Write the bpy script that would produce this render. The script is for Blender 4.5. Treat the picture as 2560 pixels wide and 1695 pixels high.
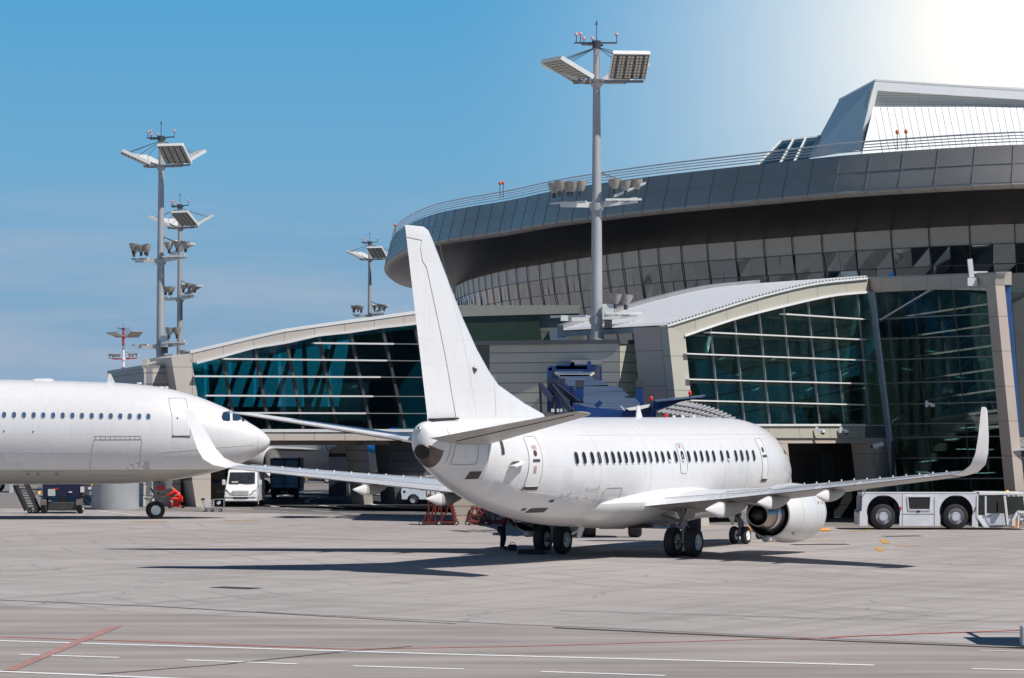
import bpy, bmesh, math, random
from mathutils import Vector, Matrix
random.seed(7)
R=math.radians
for o in list(bpy.data.objects): bpy.data.objects.remove(o)
sc=bpy.context.scene; COL=sc.collection
# ------------------------------------------------------------------ camera
F,H,PIT=7621.9,4.966,.0257
cam=bpy.data.cameras.new('camera'); cam.sensor_width=36; cam.lens=F/2560*36; cam.clip_start=1; cam.clip_end=30000
co=bpy.data.objects.new('camera',cam); COL.objects.link(co)
co.location=(0,0,H); co.rotation_euler=(math.pi/2+PIT,0,0); sc.camera=co
# ------------------------------------------------------------------ sky, sun, exposure
SUN=Vector((.62,-.42,1)).normalized()
el=math.asin(SUN.z); az=math.atan2(SUN.x,SUN.y)
w=bpy.data.worlds.new("World"); sc.world=w; w.use_nodes=True
nt=w.node_tree; N=nt.nodes; L=nt.links; N.clear()
def wn(t,**k):
    n=N.new(t)
    for a,b in k.items(): setattr(n,a,b)
    return n
out=wn('ShaderNodeOutputWorld'); bg=wn('ShaderNodeBackground'); sky=wn('ShaderNodeTexSky',sky_type='NISHITA')
sky.sun_disc=False; sky.sun_elevation=el; sky.sun_rotation=az; sky.air_density=1.0; sky.dust_density=.3; sky.ozone_density=2.0
tc=wn('ShaderNodeTexCoord'); vm=wn('ShaderNodeVectorMath',operation='MULTIPLY_ADD')
vm.inputs[1].default_value=(1,1,2.6); vm.inputs[2].default_value=(0,0,.10)
L.new(tc.outputs['Generated'],vm.inputs[0]); L.new(vm.outputs[0],sky.inputs[0])
tint=wn('ShaderNodeMix',data_type='RGBA',blend_type='MULTIPLY'); tint.inputs[0].default_value=1
tint.inputs[7].default_value=(.80,1.0,1.12,1)
L.new(sky.outputs[0],tint.inputs[6])
# thin cloud streaks low in the sky
mp=wn('ShaderNodeMapping'); mp.inputs['Scale'].default_value=(5,5,38)
no=wn('ShaderNodeTexNoise'); no.inputs['Scale'].default_value=2.2; no.inputs['Detail'].default_value=7; no.inputs['Roughness'].default_value=.55
cr=wn('ShaderNodeValToRGB'); cr.color_ramp.elements[0].position=.41; cr.color_ramp.elements[1].position=.78
cr.color_ramp.elements[1].color=(.85,.85,.85,1)
sep=wn('ShaderNodeSeparateXYZ'); mr=wn('ShaderNodeMapRange'); mr.inputs[1].default_value=.085; mr.inputs[2].default_value=.02
mu=wn('ShaderNodeMath',operation='MULTIPLY')
L.new(tc.outputs['Generated'],mp.inputs[0]); L.new(mp.outputs[0],no.inputs[0]); L.new(no.outputs[0],cr.inputs[0])
L.new(tc.outputs['Generated'],sep.inputs[0]); L.new(sep.outputs[2],mr.inputs[0])
L.new(cr.outputs[0],mu.inputs[0]); L.new(mr.outputs[0],mu.inputs[1])
cm=wn('ShaderNodeMix',data_type='RGBA'); cm.inputs[7].default_value=(5.4,5.9,7.0,1)
# clear-sky colour by height above the horizon: pale near it, deeper blue higher up, dark towards the zenith
zr=wn('ShaderNodeValToRGB'); e_=zr.color_ramp.elements; e_[0].position=0; e_[0].color=(3.3,4.75,6.7,1); e_[1].position=.155; e_[1].color=(.86,4.15,7.7,1)
x_=e_.new(.03); x_.color=(2.75,4.65,6.7,1); x_=e_.new(.085); x_.color=(1.85,4.75,7.5,1)
L.new(sep.outputs[2],zr.inputs[0])
hb=wn('ShaderNodeMapRange',interpolation_type='SMOOTHSTEP'); hb.inputs[1].default_value=.16; hb.inputs[2].default_value=.38; L.new(sep.outputs[2],hb.inputs[0])
dk=wn('ShaderNodeMix',data_type='RGBA',blend_type='MULTIPLY'); dk.inputs[0].default_value=1; dk.inputs[7].default_value=(.34,.42,.50,1); L.new(tint.outputs[2],dk.inputs[6])
hm=wn('ShaderNodeMix',data_type='RGBA'); L.new(hb.outputs[0],hm.inputs[0]); L.new(zr.outputs[0],hm.inputs[6]); L.new(dk.outputs[2],hm.inputs[7])
L.new(mu.outputs[0],cm.inputs[0]); L.new(hm.outputs[2],cm.inputs[6])
# lens flare glow painted into one part of the sky, away from the sun
gd=wn('ShaderNodeVectorMath',operation='DOT_PRODUCT'); gv=Vector(((2560-1280)/F,1,(1043-60)/F)).normalized(); gd.inputs[1].default_value=gv
ac=wn('ShaderNodeMath',operation='ARCCOSINE'); gr=wn('ShaderNodeMapRange'); gr.inputs[1].default_value=R(11.5); gr.inputs[2].default_value=R(1.3)
gp=wn('ShaderNodeMath',operation='POWER'); gp.inputs[1].default_value=2.3
nz=wn('ShaderNodeVectorMath',operation='NORMALIZE')
L.new(tc.outputs['Generated'],nz.inputs[0]); L.new(nz.outputs[0],gd.inputs[0]); L.new(gd.outputs['Value'],ac.inputs[0]); L.new(ac.outputs[0],gr.inputs[0]); L.new(gr.outputs[0],gp.inputs[0])
gm=wn('ShaderNodeMix',data_type='RGBA'); gm.inputs[7].default_value=(12.9,12.6,11.8,1)
L.new(gp.outputs[0],gm.inputs[0]); L.new(cm.outputs[2],gm.inputs[6])
L.new(gm.outputs[2],bg.inputs[0]); bg.inputs[1].default_value=.085; L.new(bg.outputs[0],out.inputs[0])
sl=bpy.data.lights.new('sun','SUN'); sl.energy=4.9; sl.angle=R(.5); sl.color=(1,.95,.90)
so=bpy.data.objects.new('sun',sl); COL.objects.link(so); so.rotation_euler=SUN.to_track_quat('Z','Y').to_euler()
so.location=(0,0,60)
sc.view_settings.view_transform='Standard'; sc.view_settings.look='None'; sc.view_settings.gamma=1; sc.view_settings.use_curve_mapping=False
sc.view_settings.exposure=.0
sc.render.engine='CYCLES'
sc.cycles.transparent_max_bounces=16; sc.cycles.max_bounces=8
# ------------------------------------------------------------------ geometry helpers
C0=Vector((0,0,H))
def ray(u,v):
    x,y,z=(u-1280)/F,1.,(847.5-v)/F; c,s=math.cos(PIT),math.sin(PIT)
    return Vector((x,y*c-z*s,y*s+z*c))
def P(u,v,Y): d=ray(u,v); return C0+d*(Y/d.y)
def G(u,v,z=0): d=ray(u,v); return C0+d*((z-H)/d.z)
class Plane:
    def __init__(s,a,b,c=None):
        s.o=Vector(a); s.d=(Vector(b)-s.o).normalized()
        up=Vector((0,0,1)) if c is None else (Vector(c)-s.o)
        s.n=s.d.cross(up).normalized()
        if s.n.dot(C0-s.o)<0: s.n=-s.n
    def __call__(s,u,v,off=0):
        d=ray(u,v); o=s.o+s.n*off; return C0+d*((o-C0).dot(s.n)/d.dot(s.n))
class MB:
    def __init__(s): s.v=[];s.f=[];s.mi=[]
    def add(s,vs,fs,mi=0):
        k=len(s.v); s.v+= [Vector(p) for p in vs]; s.f+=[tuple(i+k for i in f) for f in fs]; s.mi+=[mi]*len(fs); return s
    def box(s,x0,x1,y0,y1,z0,z1,mi=0,M_=None):
        vs=[Vector((x,y,z)) for z in (z0,z1) for y in (y0,y1) for x in (x0,x1)]
        if M_: vs=[M_@p for p in vs]
        return s.add(vs,[(0,2,3,1),(4,5,7,6),(0,1,5,4),(2,6,7,3),(0,4,6,2),(1,3,7,5)],mi)
    def prism(s,poly,ext,mi=0):
        n=len(poly); poly=[Vector(p) for p in poly]; ext=Vector(ext)
        return s.add(poly+[p+ext for p in poly],[tuple(range(n)),tuple(range(2*n-1,n-1,-1))]+[(i,(i+1)%n,n+(i+1)%n,n+i) for i in range(n)],mi)
    def loft(s,rings,c0=True,c1=True,mi=0,closed=True):
        n=len(rings[0]); vs=[p for r in rings for p in r]; fs=[]
        for j in range(len(rings)-1):
            for i in range(n if closed else n-1):
                a=j*n+i;b=j*n+(i+1)%n; fs.append((a,b,b+n,a+n))
        if c0: fs.append(tuple(range(n)))
        if c1: fs.append(tuple(range((len(rings)-1)*n,len(rings)*n)))
        return s.add(vs,fs,mi)
    def frust(s,p0,p1,r0,r1=None,n=10,mi=0,caps=True):
        r1=r0 if r1 is None else r1; p0=Vector(p0);p1=Vector(p1); a=(p1-p0).normalized()
        t=Vector((0,0,1)) if abs(a.z)<.9 else Vector((1,0,0)); u=a.cross(t).normalized(); w_=a.cross(u)
        rg=[[p+(u*math.cos(q)+w_*math.sin(q))*r for q in [2*math.pi*i/n for i in range(n)]] for p,r in ((p0,r0),(p1,max(r1,1e-4)))]
        return s.loft(rg,caps,caps,mi)
    def tube(s,pts,r,n=8,mi=0):
        for a,b in zip(pts[:-1],pts[1:]): s.frust(a,b,r,r,n,mi)
        return s
    def lathe(s,o,ax,prof,n=32,mi=0,c0=False,c1=False):
        o=Vector(o);a=Vector(ax).normalized(); t=Vector((0,0,1)) if abs(a.z)<.9 else Vector((1,0,0)); u=a.cross(t).normalized(); w_=a.cross(u)
        return s.loft([[o+a*t_+(u*math.cos(q)+w_*math.sin(q))*max(r,1e-4) for q in [2*math.pi*i/n for i in range(n)]] for t_,r in prof],c0,c1,mi)
    def ball(s,c,r,n=10,mi=0,sc_=(1,1,1)):
        c=Vector(c); rg=[]
        for j in range(n+1):
            th=math.pi*j/n; rr=max(math.sin(th),.001)
            rg.append([c+Vector((math.cos(q)*rr*r*sc_[0],math.sin(q)*rr*r*sc_[1],math.cos(th)*r*sc_[2])) for q in [2*math.pi*i/(2*n) for i in range(2*n)]])
        return s.loft(rg,False,False,mi)
    def bar(s,a,b,wd,ht,up=(0,0,1),mi=0):
        a=Vector(a);b=Vector(b); d=(b-a).normalized(); up=Vector(up); sd=d.cross(up).normalized()*wd/2; u2=sd.cross(d).normalized()*ht/2
        return s.loft([[p+sd+u2,p-sd+u2,p-sd-u2,p+sd-u2] for p in (a,b)],True,True,mi)
    def build(s,name,mats,parent=None,smooth=None,world=False,bevel=0):
        vs=s.v
        if world and parent is not None:
            r=parent
            while r.parent: r=r.parent
            mi=r.matrix_basis.inverted(); vs=[mi@p for p in vs]
        me=bpy.data.meshes.new(name); me.from_pydata([tuple(p) for p in vs],[],s.f)
        if not isinstance(mats,(list,tuple)): mats=[mats]
        for m in mats: me.materials.append(m)
        for p,i in zip(me.polygons,s.mi): p.material_index=i
        bm=bmesh.new(); bm.from_mesh(me); bmesh.ops.recalc_face_normals(bm,faces=bm.faces); bm.to_mesh(me); bm.free()
        if smooth:
            me.polygons.foreach_set('use_smooth',[True]*len(me.polygons)); me.set_sharp_from_angle(angle=R(smooth))
        ob=bpy.data.objects.new(name,me); COL.objects.link(ob)
        if parent is not None: ob.parent=parent
        if bevel:
            b=ob.modifiers.new('bevel','BEVEL'); b.width=bevel; b.segments=2; b.limit_method='ANGLE'; b.angle_limit=R(40)
        return ob
def tag(o,label=None,cat=None,group=None,kind=None):
    for k,v in (('label',label),('category',cat),('group',group),('kind',kind)):
        if v: o[k]=v
    return o
def thing(name,label,cat,loc=(0,0,0),rz=0,group=None):
    o=bpy.data.objects.new(name,None); COL.objects.link(o); o.empty_display_size=.3
    o.matrix_basis=Matrix.Translation(Vector(loc))@Matrix.Rotation(rz,4,'Z')
    return tag(o,label,cat,group)
def dup(o,parent=None):
    c=o.copy(); COL.objects.link(c)
    if parent is not None: c.parent=parent
    for ch in [x for x in bpy.data.objects if x.parent==o]: dup(ch,c)
    return c
# ------------------------------------------------------------------ materials
def srgb(r,g,b): 
    f=lambda c:(c/255/12.92 if c/255<=.04045 else ((c/255+.055)/1.055)**2.4)
    return (f(r),f(g),f(b))
def M(name,rgb,rough=.5,metal=0,var=.08,scale=1.5,bump=0,spec=.5,coat=0,stretch=(1,1,1),emit=None):
    m=bpy.data.materials.new(name); m.use_nodes=True; t=m.node_tree; b=t.nodes['Principled BSDF']
    b.inputs['Roughness'].default_value=rough; b.inputs['Metallic'].default_value=metal; b.inputs['Specular IOR Level'].default_value=spec
    b.inputs['Coat Weight'].default_value=coat
    b.inputs['Base Color'].default_value=(*rgb,1)
    if emit: b.inputs['Emission Color'].default_value=(*rgb,1); b.inputs['Emission Strength'].default_value=emit
    if var:
        c=t.nodes.new('ShaderNodeTexCoord'); mp_=t.nodes.new('ShaderNodeMapping'); mp_.inputs['Scale'].default_value=stretch
        n=t.nodes.new('ShaderNodeTexNoise'); n.inputs['Scale'].default_value=scale; n.inputs['Detail'].default_value=6; n.inputs['Roughness'].default_value=.6
        x=t.nodes.new('ShaderNodeMix'); x.data_type='RGBA'
        x.inputs[6].default_value=(*[q*(1-var) for q in rgb],1); x.inputs[7].default_value=(*[min(1,q*(1+var)) for q in rgb],1)
        mr_=t.nodes.new('ShaderNodeMapRange'); mr_.inputs[1].default_value=.3; mr_.inputs[2].default_value=.7
        t.links.new(c.outputs['Object'],mp_.inputs[0]); t.links.new(mp_.outputs[0],n.inputs[0]); t.links.new(n.outputs[0],mr_.inputs[0]); t.links.new(mr_.outputs[0],x.inputs[0]); t.links.new(x.outputs[2],b.inputs['Base Color'])
        if bump:
            bp=t.nodes.new('ShaderNodeBump'); bp.inputs['Strength'].default_value=bump; bp.inputs['Distance'].default_value=.03
            t.links.new(n.outputs[0],bp.inputs['Height']); t.links.new(bp.outputs[0],b.inputs['Normal'])
        pass
    return m
def node(m,t,**k):
    n=m.node_tree.nodes.new(t)
    for a,b in k.items(): setattr(n,a,b)
    return n
def mixrgb(m,fac,a,b,mode='MIX'):
    n=node(m,'ShaderNodeMix',data_type='RGBA',blend_type=mode); l=m.node_tree.links
    for s_,i in ((fac,0),(a,6),(b,7)):
        if hasattr(s_,'is_linked') or hasattr(s_,'links'): l.new(s_,n.inputs[i])
        elif i==0: n.inputs[0].default_value=s_
        else: n.inputs[i].default_value=(*s_,1)
    return n.outputs[2]
def math_(m,op,a,b=None,clamp=False):
    n=node(m,'ShaderNodeMath',operation=op,use_clamp=clamp)
    for s_,i in ((a,0),(b,1)):
        if s_ is None: continue
        if hasattr(s_,'is_linked'): m.node_tree.links.new(s_,n.inputs[i])
        else: n.inputs[i].default_value=s_
    return n.outputs[0]
def aircraft_paint(name,axis='x',belly=None,dirt=1.4):
    m=M(name,(.80,.80,.80),.28,0,.0,coat=.3); t=m.node_tree; l=t.links; b=t.nodes['Principled BSDF']
    c=node(m,'ShaderNodeTexCoord'); sp=node(m,'ShaderNodeSeparateXYZ'); l.new(c.outputs['Object'],sp.inputs[0])
    cb=node(m,'ShaderNodeCombineXYZ'); l.new(sp.outputs[0],cb.inputs[0]); l.new(sp.outputs[2],cb.inputs[1])
    br=node(m,'ShaderNodeTexBrick'); br.inputs['Scale'].default_value=1; br.inputs['Brick Width'].default_value=1.9; br.inputs['Row Height'].default_value=.83
    br.inputs['Mortar Size'].default_value=.006; br.inputs['Color1'].default_value=(.70,.70,.705,1); br.inputs['Color2'].default_value=(.73,.73,.735,1); br.inputs['Mortar'].default_value=(.63,.63,.635,1)
    l.new(cb.outputs[0],br.inputs[0])
    n=node(m,'ShaderNodeTexNoise'); n.inputs['Scale'].default_value=.8; n.inputs['Detail'].default_value=8; l.new(c.outputs['Object'],n.inputs[0])
    # grime gathered on the underside panels, edges broken by noise
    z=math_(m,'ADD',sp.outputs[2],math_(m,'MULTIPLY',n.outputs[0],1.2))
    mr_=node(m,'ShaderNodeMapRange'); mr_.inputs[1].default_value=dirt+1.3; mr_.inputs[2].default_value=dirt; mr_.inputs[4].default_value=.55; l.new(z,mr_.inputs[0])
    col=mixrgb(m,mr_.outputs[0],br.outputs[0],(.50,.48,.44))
    # square touch-up patches of slightly greyer paint
    v=node(m,'ShaderNodeTexBrick'); v.inputs['Scale'].default_value=1; v.inputs['Brick Width'].default_value=.62; v.inputs['Row Height'].default_value=.47; v.offset=.37
    v.inputs['Mortar Size'].default_value=0; v.inputs['Color1'].default_value=(0,0,0,1); v.inputs['Color2'].default_value=(1,1,1,1); l.new(cb.outputs[0],v.inputs[0])
    pf=node(m,'ShaderNodeMapRange'); pf.inputs[1].default_value=.72; pf.inputs[2].default_value=.76; pf.inputs[4].default_value=.60; l.new(v.outputs[0],pf.inputs[0])
    zf=node(m,'ShaderNodeMapRange'); zf.inputs[1].default_value=3.55; zf.inputs[2].default_value=3.1; l.new(sp.outputs[2],zf.inputs[0])
    n2=node(m,'ShaderNodeTexNoise'); n2.inputs['Scale'].default_value=.25; l.new(c.outputs['Object'],n2.inputs[0])
    nf=node(m,'ShaderNodeMapRange'); nf.inputs[1].default_value=.45; nf.inputs[2].default_value=.55; l.new(n2.outputs[0],nf.inputs[0])
    pm=math_(m,'MULTIPLY',math_(m,'MULTIPLY',pf.outputs[0],zf.outputs[0]),nf.outputs[0])
    col=mixrgb(m,pm,col,(.60,.625,.645))
    # faint run-off streaks down the skin
    sm_=node(m,'ShaderNodeMapping'); sm_.inputs['Scale'].default_value=(3.2,3.2,.28); l.new(c.outputs['Object'],sm_.inputs[0])
    n3=node(m,'ShaderNodeTexNoise'); n3.inputs['Scale'].default_value=1.6; n3.inputs['Detail'].default_value=7; n3.inputs['Roughness'].default_value=.7; l.new(sm_.outputs[0],n3.inputs[0])
    sf=node(m,'ShaderNodeMapRange'); sf.inputs[1].default_value=.50; sf.inputs[2].default_value=.80; sf.inputs[4].default_value=.45; l.new(n3.outputs[0],sf.inputs[0])
    col=mixrgb(m,sf.outputs[0],col,(.55,.54,.52))
    bp=node(m,'ShaderNodeBump'); bp.inputs['Strength'].default_value=.12; bp.inputs['Distance'].default_value=.05; n4=node(m,'ShaderNodeTexNoise'); n4.inputs['Scale'].default_value=1.3; n4.inputs['Detail'].default_value=2; l.new(c.outputs['Object'],n4.inputs[0]); l.new(n4.outputs[0],bp.inputs['Height']); l.new(bp.outputs[0],b.inputs['Normal'])
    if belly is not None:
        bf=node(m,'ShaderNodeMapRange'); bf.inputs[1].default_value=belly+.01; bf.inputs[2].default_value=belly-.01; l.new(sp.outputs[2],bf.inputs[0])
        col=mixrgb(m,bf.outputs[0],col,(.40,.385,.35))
    l.new(col,b.inputs['Base Color']); return m
def panelled(name,rgb,bw,rh,mortar=.012,rough=.5,metal=0,ax=(1,0),var=.06,mcol=None,off=.5,rot=0,spec=.5):
    m=M(name,rgb,rough,metal,0,spec=spec); t=m.node_tree; l=t.links; b=t.nodes['Principled BSDF']
    c=node(m,'ShaderNodeTexCoord'); sp=node(m,'ShaderNodeSeparateXYZ'); l.new(c.outputs['Object'],sp.inputs[0])
    cb=node(m,'ShaderNodeCombineXYZ'); h=math_(m,'ADD',math_(m,'MULTIPLY',sp.outputs[0],ax[0]),math_(m,'MULTIPLY',sp.outputs[1],ax[1]))
    l.new(h,cb.inputs[0]); l.new(sp.outputs[2],cb.inputs[1])
    br=node(m,'ShaderNodeTexBrick'); br.inputs['Scale'].default_value=1; br.inputs['Brick Width'].default_value=bw; br.inputs['Row Height'].default_value=rh; br.inputs['Mortar Size'].default_value=mortar; br.offset=off
    br.inputs['Color1'].default_value=(*[q*(1-var) for q in rgb],1); br.inputs['Color2'].default_value=(*[q*(1+var) for q in rgb],1)
    br.inputs['Mortar'].default_value=(*(mcol or [q*.3 for q in rgb]),1)
    l.new(cb.outputs[0],br.inputs[0])
    n=node(m,'ShaderNodeTexNoise'); n.inputs['Scale'].default_value=.7; n.inputs['Detail'].default_value=7; l.new(c.outputs['Object'],n.inputs[0])
    nf=node(m,'ShaderNodeMapRange'); nf.inputs[1].default_value=.35; nf.inputs[2].default_value=.75; nf.inputs[3].default_value=.0; nf.inputs[4].default_value=.22; l.new(n.outputs[0],nf.inputs[0])
    l.new(mixrgb(m,nf.outputs[0],br.outputs[0],[q*.6 for q in rgb]),b.inputs['Base Color'])
    return m
def glass(name,tint,refl=.12,rough=.02):
    m=bpy.data.materials.new(name); m.use_nodes=True; t=m.node_tree; t.nodes.clear(); l=t.links
    o=node(m,'ShaderNodeOutputMaterial'); tr=node(m,'ShaderNodeBsdfTransparent'); gl=node(m,'ShaderNodeBsdfGlossy'); mx=node(m,'ShaderNodeMixShader'); fr=node(m,'ShaderNodeFresnel')
    tr.inputs[0].default_value=(*tint,1); gl.inputs[0].default_value=(.85,.95,.95,1); gl.inputs['Roughness'].default_value=rough; fr.inputs[0].default_value=1.5
    f=math_(m,'ADD',math_(m,'MULTIPLY',fr.outputs[0],.8),refl,True)
    l.new(f,mx.inputs[0]); l.new(tr.outputs[0],mx.inputs[1]); l.new(gl.outputs[0],mx.inputs[2]); l.new(mx.outputs[0],o.inputs[0]); return m
WHITE=M('white_paint',(.72,.72,.72),.35,0,.05); STEEL=M('galvanised_steel',(.44,.445,.455),.5,.25,.14,1.2,stretch=(1,1,.25)); DARKST=M('dark_steel',(.07,.07,.075),.5,.3,.2,3)
BLACK=M('black_rubber',(.018,.018,.02),.75,0,.25,4); BLUE=M('blue_paint',(.012,.05,.19),.35,0,.15,2); RED=M('red_paint',(.42,.035,.02),.45,0,.2,3)
YEL=M('orange_yellow_paint',(.75,.30,.02),.45,0,.15,3); BEIGE=M('beige_composite_panel',(.50,.465,.41),.5,0,.05,.6); TAUPE=M('taupe_composite_panel',(.30,.255,.215),.55,0,.06,.6)
GREYM=M('grey_metal',(.26,.27,.28),.45,.2,.12,1.5); SEAM=M('dark_joint',(.05,.048,.045),.8,0,0); DKIN=M('dark_interior',(.02,.022,.024),.7,0,.2,1); CHROME=M('bright_metal',(.62,.62,.63),.22,.95,.08,3)
REDL=M('red_lamp_glass',(.75,.03,.02),.25,0,0); AMBER=M('amber_lamp',(.9,.35,.03),.3,0,0,emit=1.2); LGREY=M('light_grey_paint',(.56,.58,.62),.38,0,.10,1.6); GALV=M('white_metal_trim',(.72,.72,.70),.35,.1,.06,2)
# ------------------------------------------------------------------ ground
def ground_mat():
    m=M('apron_concrete',(.4,.38,.37),.78,0,0,spec=.3); t=m.node_tree; l=t.links; b=t.nodes['Principled BSDF']
    c=node(m,'ShaderNodeTexCoord'); mp_=node(m,'ShaderNodeMapping'); mp_.inputs['Rotation'].default_value=(0,0,R(33)); l.new(c.outputs['Object'],mp_.inputs[0])
    def noise(s,det,rough=.6,st=(1,1,1),dist=0):
        a=node(m,'ShaderNodeMapping'); a.inputs['Scale'].default_value=st; l.new(mp_.outputs[0],a.inputs[0])
        n=node(m,'ShaderNodeTexNoise'); n.inputs['Scale'].default_value=s; n.inputs['Detail'].default_value=det; n.inputs['Roughness'].default_value=rough; n.inputs['Distortion'].default_value=dist; l.new(a.outputs[0],n.inputs[0]); return n.outputs[0]
    def rng(x,a,b_,c_=0,d_=1):
        n=node(m,'ShaderNodeMapRange'); n.inputs[1].default_value=a;n.inputs[2].default_value=b_;n.inputs[3].default_value=c_;n.inputs[4].default_value=d_; l.new(x,n.inputs[0]); return n.outputs[0]
    br=node(m,'ShaderNodeTexBrick'); br.inputs['Scale'].default_value=1; br.inputs['Brick Width'].default_value=7.5; br.inputs['Row Height'].default_value=7.5; br.inputs['Mortar Size'].default_value=.035; br.offset=0
    br.inputs['Color1'].default_value=(.365,.332,.318,1); br.inputs['Color2'].default_value=(.445,.405,.388,1); br.inputs['Mortar'].default_value=(.20,.185,.17,1); l.new(mp_.outputs[0],br.inputs[0])
    col=mixrgb(m,rng(noise(.11,5,.55,(1,.5,1),.6),.38,.66,0,.65),br.outputs[0],(.315,.288,.276))
    col=mixrgb(m,rng(noise(.35,8,.65,(.25,1.6,1)),.42,.72,0,.55),col,(.50,.465,.45))
    col=mixrgb(m,rng(noise(.8,8,.7,(1.2,.12,1),.4),.48,.70,0,.8),col,(.24,.215,.20))
    col=mixrgb(m,rng(noise(.55,8,.7,(.13,1.4,1),.6),.50,.70,0,.75),col,(.25,.228,.215))
    col=mixrgb(m,rng(noise(14,4,.7),.3,.8,0,.4),col,(.33,.31,.30))
    # tyre arcs
    w_=node(m,'ShaderNodeTexWave',wave_type='RINGS',rings_direction='Z'); a=node(m,'ShaderNodeMapping'); a.inputs['Location'].default_value=(-38,-30,0); a.inputs['Scale'].default_value=(.16,.16,.16); l.new(c.outputs['Object'],a.inputs[0]); l.new(a.outputs[0],w_.inputs[0])
    w_.inputs['Scale'].default_value=1.2; w_.inputs['Distortion'].default_value=2.5; w_.inputs['Detail'].default_value=2; w_.inputs['Detail Scale'].default_value=.5
    col=mixrgb(m,math_(m,'MULTIPLY',rng(w_.outputs['Fac'],.90,.99,0,.5),rng(noise(.12,3),.5,.6)),col,(.24,.225,.215))
    # cracks
    vo=node(m,'ShaderNodeTexVoronoi',feature='DISTANCE_TO_EDGE'); vo.inputs['Scale'].default_value=.12; a=node(m,'ShaderNodeMapping'); a.inputs['Scale'].default_value=(1,.6,1)
    ns=node(m,'ShaderNodeTexNoise'); ns.inputs['Scale'].default_value=.6; ns.inputs['Detail'].default_value=6; l.new(mp_.outputs[0],ns.inputs[0])
    vv=node(m,'ShaderNodeVectorMath',operation='MULTIPLY_ADD'); vv.inputs[1].default_value=(2.2,2.2,0); l.new(ns.outputs['Color'],vv.inputs[0]); l.new(mp_.outputs[0],vv.inputs[2]); l.new(vv.outputs[0],vo.inputs[0])
    col=mixrgb(m,math_(m,'MULTIPLY',rng(vo.outputs[0],.004,.0015,0,.7),rng(noise(.15,3),.5,.56)),col,(.12,.11,.10))
    l.new(col,b.inputs['Base Color'])
    bp=node(m,'ShaderNodeBump'); bp.inputs['Strength'].default_value=.35; bp.inputs['Distance'].default_value=.02; l.new(noise(9,6,.7),bp.inputs['Height']); l.new(bp.outputs[0],b.inputs['Normal'])
    return m
CONC=ground_mat()
tag(MB().add([(-3000,-300,0),(3000,-300,0),(3000,9000,0),(-3000,9000,0)],[(0,1,2,3)]).build('ground',CONC),kind='structure')
ASPH=M('asphalt',(.20,.185,.175),.85,0,.28,.5,stretch=(.25,1.3,1)); ASPHD=M('dark_asphalt',(.115,.108,.105),.9,0,.25,.35,stretch=(.3,1,1))
def sheet(name,poly,mat,z=.004): return tag(MB().add([(p.x,p.y,z) for p in poly],[tuple(range(len(poly)))]).build(name,mat),kind='structure')
CON2=M('worn_concrete',(.295,.264,.246),.85,0,.30,.45,stretch=(.25,1.5,1),bump=.3)
gd_=lambda pts:[G(u,v) for u,v in pts]
# older, greyer concrete of the service road in front
n_=gd_([(-40,1512),(700,1545),(1280,1562),(1900,1590),(2620,1622),(2700,1760),(-200,1760)])
sheet('road',n_,CON2)
# service road along the terminal
sheet('terminal_road',[Vector((-60,185,0)),Vector((-12,158,0)),Vector((0,146.5,0)),Vector((9,141.5,0)),Vector((16,138.4,0)),Vector((60,131,0)),Vector((60,300,0)),Vector((-60,300,0))],ASPH)
sheet('tarred_strip',gd_([(640,1276),(1000,1287),(1400,1300),(1700,1303),(1690,1291),(1040,1272),(620,1263)]),ASPHD,.008)
sheet('under_pier_shade',gd_([(560,1264),(1160,1283),(1160,1238),(1000,1222),(700,1226),(560,1236)]),M('under_pier_shade_black',(.045,.045,.048),.9,0,.3,.35),.008)  # dark sheet paints the pier's shade onto the road
WL=M('white_road_paint',(.80,.80,.80),.6,0,.12,4); RLN=M('red_road_paint',(.55,.10,.07),.7,0,.35,2.5); YLN=M('yellow_road_paint',(.60,.33,.08),.65,0,.2,3); JNT=M('joint_filler',(.045,.04,.038),.9,0,.4,3,stretch=(1,1,1))
def line(name,pts,w_,mat,z=.012,dash=None):
    m=MB(); q=[G(u,v) for u,v in pts]
    for a,b in zip(q[:-1],q[1:]):
        d=(b-a); n=Vector((-d.y,d.x,0)).normalized()*w_/2
        segs=[(0,1)]
        if dash:
            L_=d.length; k=int(L_/sum(dash)); segs=[((i*sum(dash))/L_,(i*sum(dash)+dash[0])/L_) for i in range(k+1)]
        for s0,s1 in segs:
            s1=min(s1,1); p0=a+d*s0;p1=a+d*s1
            m.add([(p0+n)+Vector((0,0,z)),(p0-n)+Vector((0,0,z)),(p1-n)+Vector((0,0,z)),(p1+n)+Vector((0,0,z))],[(0,1,2,3)])
    return tag(m.build(name,mat),kind='structure')
line('edge_line',[(-60,1601),(1100,1636),(2185,1664)],.24,WL)
line('near_edge_line',[(-40,1678),(500,1700)],.24,WL)
for a,b in (((50,1637),(297,1645)),((465,1651),(742,1661)),((882,1666),(1160,1674)),((1352,1680),(1663,1690)),((2430,1673),(2600,1677))): line('lane_dash',[a,b],.2,WL)
line('kerbside_line',[(2448,1627),(2620,1630)],.12,WL)
line('red_line',[(-40,1592),(400,1606),(870,1624),(1300,1617),(1950,1598),(2080,1595)],.10,RLN)
line('red_line',[(2080,1595),(2110,1592),(2560,1576),(2640,1573)],.14,RLN)
line('faded_red_band',[(20,1678),(292,1566)],.27,M('faded_red_paint',(.36,.20,.18),.8,0,.22,2.2),.016)
line('pavement_joint',[(-40,1499),(400,1517),(700,1535),(1140,1560)],.10,JNT,.010)
line('pavement_joint',[(640,1530),(1290,1562),(1500,1570),(2000,1594),(2620,1619)],.07,JNT,.010)
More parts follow.
